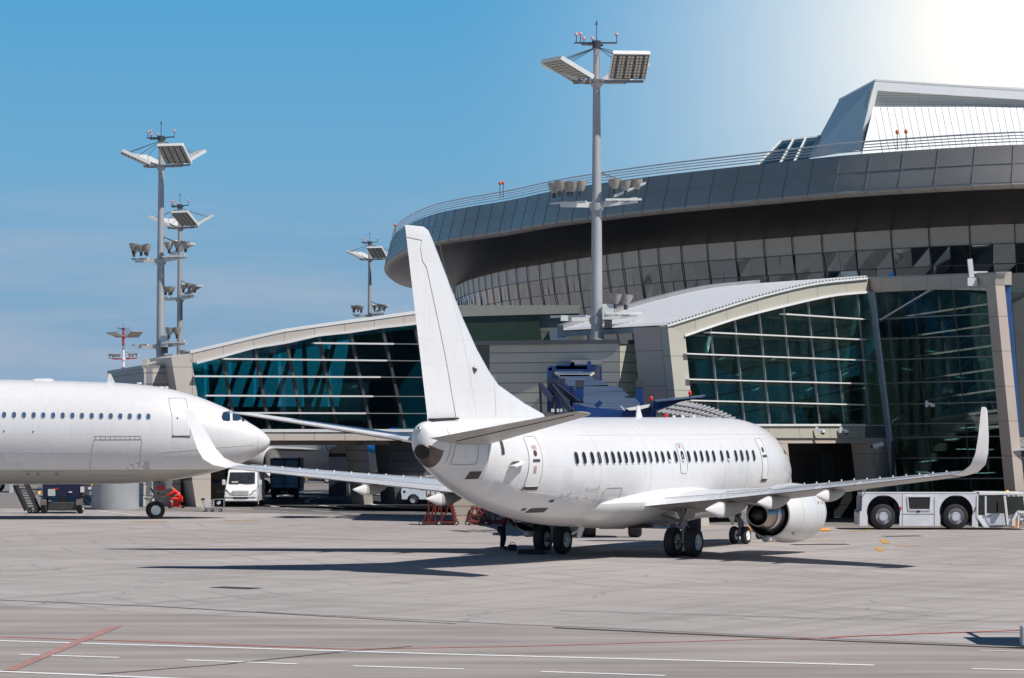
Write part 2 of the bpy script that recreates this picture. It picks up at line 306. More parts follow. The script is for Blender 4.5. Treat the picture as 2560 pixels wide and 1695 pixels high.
line('drain_grating',[(1385,1570),(2000,1599),(2620,1624)],.22,JNT,.014)
line('pavement_crack',[(240,1687),(560,1662),(860,1630),(1030,1617)],.07,JNT,.014)
line('pavement_joint',[(1400,1527),(2000,1545),(2620,1556)],.05,JNT,.010)
line('pale_joint',[(640,1342),(1100,1357),(1500,1368)],.10,CON2,.010)
line('yellow_taxi_line',[(1380,1372),(1600,1366),(1700,1364),(1830,1357),(2100,1352)],.22,YLN)
line('yellow_mark',[(2206,1350),(2216,1359)],.26,YLN);line('yellow_mark',[(2194,1369),(2204,1378)],.26,YLN)
line('yellow_mark',[(2236,1365),(2300,1365)],.35,YLN); line('yellow_mark',[(2120,1330),(2200,1322)],.2,YLN)
line('yellow_mark',[(330,1305),(420,1304)],.35,YLN); line('yellow_mark',[(560,1301),(650,1302)],.35,YLN)
for a,b in (((1980,1362),(2120,1361)),((2210,1341),(2300,1340)),((540,1468),(640,1472))): line('tar_patch',[a,b],.7,JNT,.010)
for a,b in (((560,1273),(600,1275)),((780,1278),(830,1280)),((850,1283),(1130,1295)),((700,1271),(740,1272)),((640,1277),(720,1279))): line('road_dash',[a,b],.18,WL,.020)
line('curved_edge_line',[(1010,1206+24),(960,1236),(905,1240),(885,1247),(890,1255),(930,1262),(990,1268)],.28,WL,.020)
line('curved_lane_line',[(880,1240),(800,1244),(770,1250),(765,1256),(800,1264),(860,1270)],.22,WL,.020,(1.6,1.8))
line('curved_lane_line',[(720,1238),(655,1246),(643,1252),(646,1258),(680,1266),(720,1270)],.22,WL,.020,(1.4,1.6))
line('curved_lane_line',[(760,1233),(900,1228)],.25,WL,.020,(2,3))
line('stand_line',[(240,1277),(300,1284),(345,1290)],.15,WL)

# ------------------------------------------------------------------ left terminal (pier over the road)
A0=Vector((-17.7,168.8,0)); dA=Vector((math.cos(R(19)),math.sin(R(19)),0)); PA=Plane(A0,A0+dA)
back=-PA.n
TEAL=glass('teal_glass',(.11,.53,.59),.03,.03); DTEAL=glass('dark_green_glass',(.035,.10,.10),.05,.02)
FACA=panelled('pale_cladding_of_the_pier',(.56,.505,.455),1.75,30,.014,.45,ax=(dA.x,dA.y),var=.03,off=0)
PIERM=panelled('pale_cladding_of_the_pier_end',(.56,.505,.455),30,1.55,.014,.5,ax=(dA.x,dA.y),var=.03,off=0)
SIDING=lambda nm,c,ax:panelled(nm,c,9,.62,.028,.55,ax=ax,var=.05)
ta=thing('terminal_building','pale clad terminal pier on legs with curved roof and wide teal glazing, at the left','building',(A0.x,A0.y,0))
GT=[(480,908),(559,888),(634,867),(717,854),(797,836),(875,828),(954,816),(1004,811),(1120,797)]
GU=[(428,893),(475,884),(480,883),(553,866),(633,847),(710,830),(793,818),(873,807),(951,797),(1014,788),(1120,775)]
p=PA
low=[(479,903)]+GT
for i,(a,b) in enumerate(zip(GU[1:],GU[2:])): pass
m=MB()
def lerp_curve(c,u):
    for (a,b),(c_,d) in zip(c[:-1],c[1:]):
        if a<=u<=c_: return b+(d-b)*(u-a)/(c_-a)
    return c[-1][1] if u>c[-1][0] else c[0][1]
us=[476+i*(1112-476)/40 for i in range(41)]
ring=[]
for u in us:
    hi=lerp_curve(GU,u); lo=lerp_curve(GT,max(u,480)) if u>=480 else 905
    ring.append([p(u,hi),p(u,lo),p(u,lo)+back*.6,p(u,hi)+back*.6])
m.loft(ring); m.build('fascia',FACA,ta,world=True)
m=MB(); yb=Vector((1.2,15,0)); m.loft([[p(u,lerp_curve(GU,u)-8,-1.0),p(u,lerp_curve(GU,u),.04),p(u,lerp_curve(GU,u))+yb+Vector((0,0,-.3)),p(u,lerp_curve(GU,u))+yb+Vector((0,0,.1))] for u in us]); m.build('roof',GALV,ta,world=True)
m=MB(); m.loft([[p(u,lerp_curve(GT,u)-1,.10),p(u,lerp_curve(GT,u)+5,.10),p(u,lerp_curve(GT,u)+5,-.1),p(u,lerp_curve(GT,u)-1,-.1)] for u in us if u>=480]); m.build('white_soffit_trim',WHITE,ta,world=True)
m=MB(); m.prism([p(*q) for q in ((428,893),(475,884),(479,903),(492,978),(510,1078),(527,1078),(527,1268),(491,1268),(479,1191),(440,966))],back*4); m.build('slanted_end_pier',PIERM,ta,world=True)
m=MB(); m.prism([p(*q,-.35) for q in [(481,909)]+[(u,lerp_curve(GT,u)) for u in us if u>482]+[(1112,1073),(508,1073),(492,978)]],back*.04); m.build('glazing',TEAL,ta,world=True)
m=MB(); m.prism([p(u,v) for u,v in ((528,1080),(1112,1080),(1112,1101),(528,1101))],back*1.0); m.build('beam',FACA,ta,world=True)
m=MB(); m.prism([p(u,v,.06) for u,v in ((515,1073),(1112,1073),(1112,1080),(515,1080))],back*.5); m.build('sill',WHITE,ta,world=True)
FINS=[((786,857.6),(1130,861)),((559,897),(1130,903)),((486,940.5),(1130,943.5)),((515,989),(1130,991.5)),((545,1032),(1130,1034))]
for ((a,b),(c,d)),ue in zip(FINS,(985,968,952,933,915)):
    ve=b+(d-b)*(ue-a)/(c-a)
    MB().prism([p(a,b-2,.28),p(ue,ve-2,.28),p(ue,ve+2,.28),p(a,b+2,.28)],back*.55).build('glazing_fin',WHITE,ta,world=True)
    MB().prism([p(ue,ve-1,.1),p(c,d-1,.1),p(c,d+1,.1),p(ue,ve+1,.1)],back*.3).build('joint_or_shaded_fin',GREYM,ta,world=True)  # fins past the round roof's shadow edge: shade put into thin grey copies
for k in range(8):
    u0=559+k*79.5; top=(u0-2,lerp_curve(GT,u0)); sl_=.155+.012*k; bot=(u0+(1073-top[1])*sl_,1073)
    if u0>1100: break
    MB().bar(p(*top,-.22),p(*bot,-.22),.16,.2,up=PA.n).build('mullion',DARKST,ta,world=True)
    # inner slanted columns of the far side and diagonal braces
BRC=M('teal_black_brace',(.12,.27,.30),.5,0,.2)
for k in range(8):
    u0=500+k*78; t_=lerp_curve(GT,max(u0,481))
    MB().bar(P(u0+26,max(t_,840)+8,177+k*.45),P(u0-34 if k%3 else u0+34,1070,177+k*.45),.22,.22,up=PA.n).build('inner_brace',BRC,ta,world=True)
BACKM=M('teal_tinted_back_glazing',(.10,.34,.36),.3,0,.65,.9,stretch=(1,1,.8))
for zz,nm in ((3.75,'floor_slab'),):
    x0=p(500,1073) ; x1=p(1112,1073); m=MB(); a=Vector((x0.x,x0.y,zz))+back*(1.2 if zz<5 else 6); b=Vector((x1.x,x1.y,zz))+back*(1.2 if zz<5 else 6)
    m.prism([a,b,b-Vector((0,0,.35)),a-Vector((0,0,.35))],back*(12.5 if zz<5 else 5)); m.build(nm,GREYM if zz>5 else TAUPE,ta,world=True)
m=MB()
for k in range(9):
    u=520+k*66; m.prism([p(u,1073)+back*13,p(u+58,1073)+back*13,p(u+58,max(lerp_curve(GT,u),820)+22)+back*13,p(u,max(lerp_curve(GT,u),820)+22)+back*13],back*.1)
m.build('rear_glazing',glass('rear_glass',(.55,.74,.72),.03),ta,world=True)
for k in range(16):
    u=530+k*36; a=p(u,1068)+back*9; MB().box(a.x-.35,a.x+.35,a.y-.2,a.y+.2,3.8,3.8+random.uniform(.5,1.1)).build('inner_furniture',random.choice([DKIN,GREYM,BACKM]),ta,world=True)
MB().prism([p(945,1070)+back*3,p(1112,1070)+back*3,p(1112,815)+back*3,p(985,830)+back*3],back*6).build('glazing_shade_box',M('glazing_shade_navy',(.03,.05,.075),.5,0,.3,.8),ta,world=True)  # added dark box stands in for the round roof's shadow on the glazing
for k in range(5): MB().bar(p(520+k*90,1071)+back*11,p(590+k*90,max(lerp_curve(GT,560+k*90),850)+12)+back*11,.24,.24,up=PA.n).build('inner_brace',BRC,ta,world=True)
MB().prism([p(505,1072)+back*11.5,p(1112,1072)+back*11.5,p(1112,1015)+back*11.5,p(505,1015)+back*11.5],back*.2).build('rear_dado',BACKM,ta,world=True)
# teal benches line at sill
for u in (676,760,840): MB().bar(p(u,1067,-.8),p(u+58,1067,-.8),.1,.12,up=PA.n).build('sill_heater',M('teal_enamel',(.10,.50,.42),.4,0,0),ta,world=True)
# pier legs below the beam
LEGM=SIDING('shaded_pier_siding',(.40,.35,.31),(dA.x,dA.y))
for pl,mt,nm,dp in ((((892,1101),(917,1101),(933,1262),(911,1262)),LEGM,'supporting_pier',2.6),(((972,1101),(1130,1101),(1150,1275),(992,1275)),SIDING('shade_darkened_siding',(.085,.09,.105),(dA.x,dA.y)),'service_wall',3)):  # siding below the beam: under-pier shade put into both colours
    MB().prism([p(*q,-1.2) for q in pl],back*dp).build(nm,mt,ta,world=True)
# siding block with two faces behind the left aircraft
SB=SIDING('sunlit_siding',(.54,.49,.44),(1,0)); SB2=SIDING('shaded_siding',(.30,.31,.33),(.3,1))  # one cladding, its sunlit and shaded sides painted as two colours
ca=G(358,1267); cb_=Vector((G(445,1267).x,ca.y+1.2,0)); cl=Vector((P(268,1043,190).x,190,0)); ztop=lambda q,v:P(358,v,q.y).z
t=thing('siding_block','long low block clad in horizontal boards, behind the nose of the left aircraft','building',(ca.x,ca.y,0))
h=P(358,921,ca.y).z
MB().prism([ca,cb_,cb_+Vector((0,0,h)),ca+Vector((0,0,h))],(0,.5,0)).build('sunlit_wall',SB,t,world=True)
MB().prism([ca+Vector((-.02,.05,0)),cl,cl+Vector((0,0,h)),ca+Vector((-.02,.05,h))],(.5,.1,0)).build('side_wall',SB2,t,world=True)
MB().prism([ca+Vector((-.1,0,h)),cb_+Vector((0,0,h)),cb_+Vector((0,22,h)),cl+Vector((0,0,h))],(0,0,.18)).build('roof',GREYM,t,world=True)
c=G(288,1273); t=MB(); t.lathe((0,0,0),(0,0,1),[(0,1.28),(6.0,1.28)],48,c0=True,c1=True)
o=t.build('round_column',M('grey_concrete_column',(.34,.36,.39),.55,0,.12,1.2),smooth=40); o.location=(c.x,c.y,0); tag(o,'smooth grey round column holding up the building, under the left aircraft','column')
# roof edge pieces behind the left mast base
t=thing('roof_parapet','small open roof parapet at the foot of the tall left mast','parapet',P(385,920,170).xyz)
MB().prism([P(362,900,174),P(430,884,174),P(430,921,174),P(368,921,174)],(0,.3,0)).build('panel',GREYM,t,world=True)
MB().prism([P(362,901,173),P(374,899,173),P(376,921,173),P(367,921,173)],(0,-1.5,0)).build('return',BEIGE,t,world=True)
MB().prism([P(372,907,172.5),P(395,901,172.5),P(395,905,172.5),P(374,911,172.5)],(0,.8,0)).build('canopy',WHITE,t,world=True)
# ------------------------------------------------------------------ right terminal
gy=lambda u,Y:Vector(((u-1280)/F*Y,Y,0))
gL=gy(1725,138); gX=gy(2240,149); gR=gy(2540,139.5); tp=P(2178,732,149.6)
PL=Plane(gL,gX,tp); PR=Plane(gX,gR,tp)
bL=Vector((-.8,.6,0)); dR=(gR-gX).normalized(); bR=-PR.n; bR.z=0; bR.normalize(); dL=(gX-gL).normalized()
OLV=panelled('sunlit_terminal_fascia_panel',(.42,.405,.34),2.3,40,.014,.45,ax=(dL.x,dL.y),var=.03,off=0)
FRP=panelled('taupe_fascia_panel',(.44,.39,.34),2.1,40,.014,.5,ax=(dR.x,dR.y),var=.04,off=0)
TAUW=panelled('taupe_wall_panel',(.48,.405,.35),30,1.6,.014,.5,var=.03,off=0)
tr=thing('terminal_building','glazed terminal hall with white curved roof and leaning grey post, behind the jet and tug','building',(gX.x,gX.y,0))
LT=[(1713,838),(1838,796),(1965,763),(2080,738),(2168,729)]; LU=[(1669,815),(1777,781),(1896,744),(2034,711),(2168,696)]
m=MB(); K=24
ring=[]
for i in range(K+1):
    s=i/K; ul=1713+(2172-1713)*s; uu=1669+(2170-1669)*s
    # smooth arc through the measured eaves
    def sm(c,u):
        j=max(0,min(len(c)-2,sum(1 for q in c[1:-1] if q[0]<=u))); x0,y0=c[j];x1,y1=c[j+1]
        g=lambda k:(c[min(k+1,len(c)-1)][1]-c[max(k-1,0)][1])/(c[min(k+1,len(c)-1)][0]-c[max(k-1,0)][0])
        t_=(u-x0)/(x1-x0); h_=x1-x0
        return (2*t_**3-3*t_**2+1)*y0+(t_**3-2*t_**2+t_)*h_*g(j)+(-2*t_**3+3*t_**2)*y1+(t_**3-t_**2)*h_*g(j+1)
    ring.append((uu,sm(LU,min(uu,2168)),ul,sm(LT,min(ul,2168))))
m.loft([[PL(a,b),PL(c,d),PL(c,d)+bL*.5,PL(a,b)+bL*.5] for a,b,c,d in ring]); m.build('curved_fascia',OLV,tr,world=True)
m=MB(); m.loft([[PL(a,b-3,.12),PL(a,b+2,.12),PL(a,b+2,-.1),PL(a,b-3,-.1)] for a,b,c,d in ring]); m.build('fascia_cap',GALV,tr,world=True)
m=MB(); m.loft([[PL(c,d-2,.12),PL(c,d+4,.12),PL(c,d+4,-.1),PL(c,d-2,-.1)] for a,b,c,d in ring]); m.build('white_soffit_trim',WHITE,tr,world=True)
# corrugated roof
m=MB(); bk=Vector((-4.6,8.6,.0)); n_r=120
rr=[]
for i in range(n_r+1):
    s=i/n_r*(len(ring)-1); j=min(int(s),len(ring)-2); f_=s-j
    a=PL(ring[j][0],ring[j][1])*(1-f_)+PL(ring[j+1][0],ring[j+1][1])*f_
    z=.05+(.10 if i%2 else 0); rr.append([a+Vector((0,0,z)),a+bk+Vector((0,0,z))])
m.loft(rr,False,False,closed=False); m.build('corrugated_roof',M('white_roof_sheet',(.90,.90,.90),.4,0,.04),tr,world=True)
m=MB(); m.loft([[PL(a,b)+bk+Vector((0,0,-.3)),PL(a,b)+bk+Vector((0,0,.32)),PL(a,b)+bk*1.06+Vector((0,0,.32)),PL(a,b)+bk*1.06+Vector((0,0,-.3))] for a,b,c,d in ring]); m.build('roof_edge_upstand',GREYM,tr,world=True)
m=MB(); m.loft([[PL(a,b)+bk*.02+Vector((0,0,-.25)),PL(a,b)+bk*.02+Vector((0,0,.0)),PL(a,b)+bk+Vector((0,0,0)),PL(a,b)+bk+Vector((0,0,-.25))] for a,b,c,d in ring]); m.build('roof_structure',GREYM,tr,world=True)
p=PL
MB().prism([p(*q,.03) for q in ((1669,815),(1713,838),(1728,994),(1740,1063),(1745,1097),(1775,1320),(1736,1320),(1688,994))],bL*.4).build('light_portal_pier',panelled('light_pier_panel',(.43,.42,.36),30,1.55,.014,.5,var=.03,off=0),tr,world=True)
MB().prism([p(*q,-.02)+bL*.41 for q in ((1669,817),(1688,994),(1736,1320),(1744,1320),(1700,994),(1680,820))],bL*1.5).build('taupe_end_wall',TAUW,tr,world=True)
lt=[(c,d) for a,b,c,d in ring]
edge=lambda v:2178+62*(v-732)/498
MB().prism([p(*q,-.3) for q in lt+[(edge(1063),1063),(1740,1063)]],bL*.04).build('glazing',glass('green_black_glass',(.46,.62,.57),.05,.015),tr,world=True)
MB().prism([p(u,v) for u,v in ((1742,1064),(2163,1064),(2163,1095),(1745,1095))],bL*.8).build('beam',OLV,tr,world=True)
MB().prism([p(u,v,.1) for u,v in ((1742,1060),(2165,1060),(2165,1065),(1742,1065))],bL*.5).build('sill',GALV,tr,world=True)
MB().prism([p(u,v,-.15) for u,v in ((2163.5,1064),(edge(1064),1064),(edge(1095),1095),(2163.5,1095))],bL*.6).build('dark_beam_end',M('slate_panel',(.085,.10,.125),.4,0,.05),tr,world=True)
FL=[((1966,785),(2165,798)),((1777,831),(2165,849)),((1717,884),(2165,900.5)),((1723,948),(2163,959)),((1728,1001),(2162,1012))]
for (a,b),(c,d) in FL:
    MB().prism([p(a,b-1.6,.25),p(c,d-1.6,.25),p(c,d+1.6,.25),p(a,b+1.6,.25)],bL*.4).build('glazing_fin',GALV,tr,world=True)
    MB().prism([p(c+.5,d-1,-.15),p(edge(d),d+1.5,-.15),p(edge(d),d+3.5,-.15),p(c+.5,d+1,-.15)],bL*.06).build('joint_or_shaded_fin',GREYM,tr,world=True)
for k in range(8):
    ub=1799+k*62.5; vt=max(sm(LT,min(ub-28,2166)),700)+1; ut=ub-(1061-vt)*.095
    if ut<1716: ut=1716;vt=838
    if ub>2200: break
    MB().bar(p(ut,vt,-.2),p(ub,1061,-.2),.04,.10,up=PL.n).build('mullion',GREYM,tr,world=True)
for k in range(6): MB().bar(P(1722+k*70+(k%2)*8,1061,140.8+k*2.2),P(1775+k*75,max(sm(LT,min(1760+k*75,2160)),735)+20,140.8+k*2.2),.16,.16).build('inner_brace',M('teal_steel_brace',(.34,.68,.62),.4,0,.1),tr,world=True)
TEALE=M('teal_enamel_heater',(.10,.50,.42),.4,0,0)
for k in range(5): MB().prism([p(1866+k*62,1052,-.6),p(1908+k*60,1052,-.6),p(1908+k*60,1059,-.6),p(1866+k*62,1059,-.6)],bL*.15).build('sill_heater',TEALE,tr,world=True)
# portal under the beam
MB().prism([p(u,v,-.1) for u,v in ((1745,1095.5),(edge(1096),1095.5),(edge(1108),1108),(1746,1108))],bL*1).build('lintel',TAUW,tr,world=True)
MB().prism([p(u,v,-.1) for u,v in ((2172,1108.5),(edge(1109),1108.5),(edge(1306),1300),(2196,1300))],bL*1).build('portal_pier',TAUW,tr,world=True)
MB().prism([p(u,v,-.1) for u,v in ((1946,1108.5),(1969,1108.5),(1990,1306),(1950,1306))],bL*.8).build('portal_pier',TAUW,tr,world=True)
MB().prism([gy(1760,150),gy(2236,152.5),gy(2236,152.5)+Vector((0,0,3.8)),gy(1760,150)+Vector((0,0,3.8))],(0,.3,0)).build('garage_back_wall',SIDING('dark_garage_siding',(.05,.047,.045),(1,0)),tr,world=True)
MB().prism([gy(1700,138),gy(1752,135),gy(1752,150),gy(1700,150)],(0,0,3.8)).build('garage_side_wall',DKIN,tr,world=True)
MB().prism([gy(2228,148),gy(2236,148),gy(2236,160),gy(2228,160)],(0,0,3.8)).build('garage_side_wall',DKIN,tr,world=True)
fl=[p(1750,1080,-.5),p(2222,1080,-.5)]; MB().prism([fl[0],fl[1],fl[1]+Vector((-3,12,0)),fl[0]+Vector((-3,12,0))],(0,0,.25)).build('hall_floor',TAUPE,tr,world=True)
MB().prism([gy(2052,149.5),gy(2084,149.8),gy(2084,149.8)+Vector((0,0,3.2)),gy(2052,149.5)+Vector((0,0,3.2))],(0,.12,0)).build('garage_door_leaf',DKIN,tr,world=True)
# dark hall volume behind the glass
MB().prism([gy(1600,152),gy(2400,163),gy(2900,150),gy(2900,150.3),gy(2400,163.3),gy(1600,152.3)],(0,0,9.2)).build('rear_hall_wall',M('hall_wall_green_grey',(.06,.085,.08),.6,0,.35,.35),tr,world=True)
MB().prism([PR(2178,741)+bR*.5,PR(2465,728)+bR*.5,PR(2465,728)+bR*12+Vector((4,0,0)),PR(2178,741)+bR*12],(0,0,.2)).build('clear_hall_ceiling',glass('clear_ceiling_glass',(.75,.8,.8),.05),tr,world=True)  # glass ceiling added so that daylight reaches the staircase
for k in range(7): 
    z_=4.2 if k<3 else 7.0
    a=gy(1830+k*52,150); MB().box(a.x-.3,a.x+.3,a.y-.3,a.y+.3,3.9,9).build('hall_column',M('hall_column_grey',(.10,.12,.12),.6,0,.1),tr,world=True)
# glazed gable right of the leaning post
p=PR
MB().prism([p(*q,.02) for q in ((2168,696),(2490,683),(2488,712),(2465,717),(2180,731),(2168,729))],bR*.5).build('fascia',FRP,tr,world=True)
MB().prism([p(*q,.08) for q in ((2168,693),(2490,680),(2490,684),(2168,697))],bR*.6).build('fascia_cap',GREYM,tr,world=True)
MB().prism([p(*q,.0) for q in ((2465.5,717.5),(2488.5,712.5),(2541,1250),(2541,1322),(2522,1322),(2514,1250))],bR*.5).build('leaning_column',TAUW,tr,world=True)
MB().prism([p(*q,-.25) for q in ((2180,732),(2466,718),(2514,1250),(2520,1300),(2244,1300),(2238,1225))],bR*.04).build('glazing',glass('smoked_glass',(.55,.60,.57),.05,.015),tr,world=True)
MB().prism([p(*q,.12) for q in ((2173,730),(2182,730),(2248,1290),(2237,1290))],bR*.12).build('leaning_post',M('blue_grey_post_paint',(.42,.46,.55),.35,.1,.05),tr,world=True)
HR=[(798,784),(848,838),(900,891),(958,951),(1011,1005),(1060,1057),(1094,1091),(1146,1144),(1198,1196),(1250,1250)]
for a,b in HR:
    MB().prism([p(edge(a)+2,a-1.3,-.1),p(2465+47*(b-717)/510,b-1.3,-.1),p(2465+47*(b-717)/510,b+1.3,-.1),p(edge(a)+2,a+1.3,-.1)],bR*.12).build('transom',GREYM,tr,world=True)
for u0,u1 in ((2283,2338),(2383,2435)): MB().bar(p(u0,727,-.16),p(u1,1290,-.16),.03,.06,up=PR.n).build('mullion',DARKST,tr,world=True)
# staircase behind the gable glass
SM=M('stair_underside',(.48,.49,.45),.6,0,.1)
def inside(u,v,Y): return P(u,v,Y)
MB().prism([P(2215,1160,151),P(2475,930,146.5),P(2480,985,146.5),P(2235,1205,151)],(0,.4,0)).build('staircase',SM,tr,world=True)
for k in range(9): a=P(2252+k*24,1205-k*25,149.5); MB().box(a.x-.32,a.x+.3,a.y,a.y+1.4,a.z-.45,a.z-.05).build('stair_step',SM,tr,world=True)
for (a,b),(c,d) in (((2235,1000),(2475,795)),((2250,905),(2472,722)),((2230,1055),(2475,860)),((2200,800),(2330,722)),((2280,1100),(2475,930))):
    MB().bar(P(a,b,149),P(c,d,145),.06,.06).build('stair_handrail',LGREY,tr,world=True)
LM=M('fluorescent_tube',(.45,.75,.8),.4,0,0,emit=2.2)
for k in range(9): MB().bar(P(1800+k*44,900+(k%3)*38,143+k*.9),P(1812+k*44,893+(k%3)*38,143.4+k*.9),.04,.04).build('ceiling_tube_light',LM,tr,world=True)
for (a,b),(c,d) in (((2390,1123),(2480,1124)),((2395,1184),(2482,1182)),((2400,1070),(2494,1066)),((2300,1155),(2335,1151)),((2362,1100),(2392,1097)),((2290,1180),(2330,1182))):
    MB().bar(P(a,b,149),P(c,d,147.5),.05,.05).build('ceiling_tube_light',LM,tr,world=True)
for k in range(10): a=P(2250+k*27,1120,150.5); MB().box(a.x-.1,a.x+.1,a.y,a.y+.2,.2,9).build('hall_column',DKIN,tr,world=True)
MB().prism([P(2240,1230,148.6),P(2520,1225,146),P(2520,1300,146),P(2240,1300,148.6)],(0,.2,0)).build('hall_dado',DKIN,tr,world=True)
# blue end wall and pale siding at the right edge
te=thing('end_wall','blue and pale panelled end wall past the leaning column, at the right edge','building',(gR.x,gR.y+.6,0))
MB().prism([P(*q,140.6) for q in ((2491,713),(2527,713),(2553,1092),(2529,1092))],(0,.3,0)).build('blue_panel',panelled('blue_wall_panel',(.035,.10,.28),9,1.1,.012,.4,var=.05),te,world=True)
MB().prism([P(*q,140.4) for q in ((2488,680),(2529,679),(2529,712),(2489,712))],(0,.6,0)).build('pale_cap',BEIGE,te,world=True)
MB().prism([P(*q,141.2) for q in ((2527,683),(2700,676),(2700,1092),(2553,1092))],(0,.3,0)).build('dark_panel',M('dark_grey_wall',(.075,.08,.075),.5,0,.1),te,world=True)
MB().prism([P(*q,140.5) for q in ((2528,1093),(2700,1093),(2700,1312),(2540,1312))],(0,.4,0)).build('siding',panelled('pale_green_siding',(.37,.37,.31),9,.36,.02,.5),te,world=True)
wn_=MB().prism([P(*q,140.3) for q in ((2534,1127),(2700,1120),(2700,1206),(2537,1206))],(0,.15,0)).build('window',DARKST,te,world=True)
MB().prism([P(*q,140.2) for q in ((2537,1142),(2700,1140),(2700,1190),(2540,1192))],(0,.05,0)).build('pane',panelled('old_window_pane',(.30,.33,.28),.42,.5,.03,.2),wn_,world=True)
MB().bar(P(2548,1098,140),P(2580,1112,139.5),.06,.06).build('awning_arm',LGREY,te,world=True)
MB().prism([P(*q,139.4) for q in ((2535,1127),(2700,1118),(2700,1121),(2548,1122))],(0,1,0)).build('awning',LGREY,te,world=True)
# cameras on the beam
def camera_unit(u,v,Y,label,sc_=1,grp='security cameras on the right terminal'):
    q=P(u,v,Y); t=thing('security_camera',label,'security camera',q,0,grp); t.scale=(.72,.72,.72)
    MB().box(-.12,.06,-.05,.05,-.12*sc_,.3*sc_).build('bracket',WHITE,t)
    MB().box(.06,.3,-.08,.04,.0,.16).build('arm',WHITE,t)
    m=MB(); m.lathe((.36,-.05,.1),(0,0,-1),[(-.02,.05),(0,.13),(.12,.16),(.2,.15)],16,c0=True,c1=True); d_=m.build('housing',WHITE,t,smooth=40)
    m=MB(); m.ball((.36,-.05,-.1),.14,8); m.build('dome',M('smoked_dome',(.03,.03,.035),.1,0,0),d_,smooth=50)
for u in (2043,2103): q=PL(u,1078,.2); camera_unit(u,1078,q.y,'white dome camera on the beam below the big windows, %s of the pair'%('left' if u<2050 else 'right'))
q=P(2190,1116,145.2); t=thing('security_camera','grey bullet camera on the taupe wall right of the dark garage opening','security camera',q,0,'security cameras on the right terminal')
m=MB(); m.frust((-.22,-.3,.0),(.3,-.1,.12),.1,.11,12,caps=True); m.build('housing',LGREY,t,smooth=40); MB().box(.0,.06,-.2,.3,-.12,.02).build('bracket',LGREY,t); MB().frust((-.26,-.32,-.01),(-.22,-.3,0),.07,.09,12).build('lens',BLACK,t)
for u,v in ((2360,980),(2318,1013)): camera_unit(u,v,145,'small white camera fixed behind the stair glazing, %s one'%('upper' if u>2340 else 'lower'))
q=PR(2428,688,.3); t=thing('roof_antenna','white antenna bracket on the roof edge above the glazed gable','antenna',q)
MB().box(-.1,.12,-.1,.1,-.1,.75,M_=Matrix.Rotation(R(-6),4,'Y')).build('panel',WHITE,t); MB().box(.1,.75,-.05,.05,.08,.18).build('arm',WHITE,t); MB().box(-.18,.25,-.15,.1,-.5,-.12).build('box',WHITE,t)

# ------------------------------------------------------------------ middle block with horizontal boards
b0=Vector((-1.05,143.5,0)); b1=Vector((4.95,140.5,0)); b2=Vector((5.9,142.1,0)); hb=8.36
tb=thing('boarded_block','flat roofed block of olive beige horizontal boards behind the tail fin','building',(b1.x,b1.y,0))
ax_=(b1-b0).normalized()
MB().prism([b0,b1,b1+Vector((0,0,hb)),b0+Vector((0,0,hb))],(.1,.5,0)).build('front_wall',panelled('olive_board_siding',(.60,.56,.48),6.8,.47,.022,.5,ax=(ax_.x,ax_.y),off=0),tb,world=True)
MB().prism([b1+Vector((.01,.0,0)),b2,b2+Vector((0,0,hb)),b1+Vector((.01,.0,hb))],(-.3,.2,0)).build('sunlit_return_wall',panelled('pale_board_siding',(.52,.50,.44),9,.47,.022,.5,off=0),tb,world=True)
MB().prism([b0+Vector((-1.0,.3,0)),b0+Vector((-.02,.05,0)),b0+Vector((-.02,.05,hb-.1)),b0+Vector((-1.2,.3,hb-.1))],(0,.5,0)).build('dark_side_wall',M('slate_wall',(.10,.11,.11),.5,0,.1),tb,world=True)
MB().prism([b0+Vector((-1.4,.2,hb)),b1+Vector((.05,-.08,hb)),b2+Vector((.05,0,hb)),b2+Vector((.05,8,hb)),b0+Vector((-1.4,10,hb))],(0,0,.2)).build('roof',M('dark_roof_edge',(.12,.125,.13),.5,.2,.1),tb,world=True)
q0=G(1132,1311);q1=G(1300,1309)
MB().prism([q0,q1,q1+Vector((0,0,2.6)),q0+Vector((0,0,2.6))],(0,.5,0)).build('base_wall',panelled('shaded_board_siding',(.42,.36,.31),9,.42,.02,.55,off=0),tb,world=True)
cu=bpy.data.curves.new('wall_number','FONT'); cu.body='9'; cu.size=.75; cu.extrude=.02; o=bpy.data.objects.new('wall_number',cu); COL.objects.link(o)
me=bpy.data.meshes.new_from_object(o); bpy.data.objects.remove(o); me.materials.clear(); me.materials.append(LGREY); o=bpy.data.objects.new('wall_number',me); COL.objects.link(o); o.parent=tb
o.matrix_basis=tb.matrix_basis.inverted()@Matrix.Translation(P(1203,912,144.6))@Matrix.Rotation(R(90),4,'X')
# set-back block under the disc roof
tc_=thing('rear_block','grey green block in the shade of the big round roof, above the boarded block','building',P(1300,860,158))
YB=158
MB().prism([P(*q,YB) for q in ((1130,765),(1452,765),(1452,940),(1130,940))],(0,10,0)).build('wall',panelled('grey_green_siding',(.14,.155,.135),9,.62,.02,.5,off=0),tc_,world=True)
MB().prism([P(*q,YB-.3) for q in ((1130,763),(1452,763),(1449,783),(1130,792))],(0,.3,0)).build('pale_band',M('grey_green_band',(.26,.28,.25),.5,0,.06),tc_,world=True)
MB().prism([P(*q,YB-.15) for q in ((1130,795),(1346,785),(1356,862),(1130,870))],(0,.15,0)).build('dark_recess',M('dark_green_recess',(.022,.04,.025),.3,0,.2),tc_,world=True)
MB().prism([P(*q,YB-.6) for q in ((1372,826),(1424,826),(1424,850),(1376,850))],(0,.6,0)).build('blue_flashing',M('blue_grey_flashing',(.15,.19,.26),.4,.2,.1),tc_,world=True)
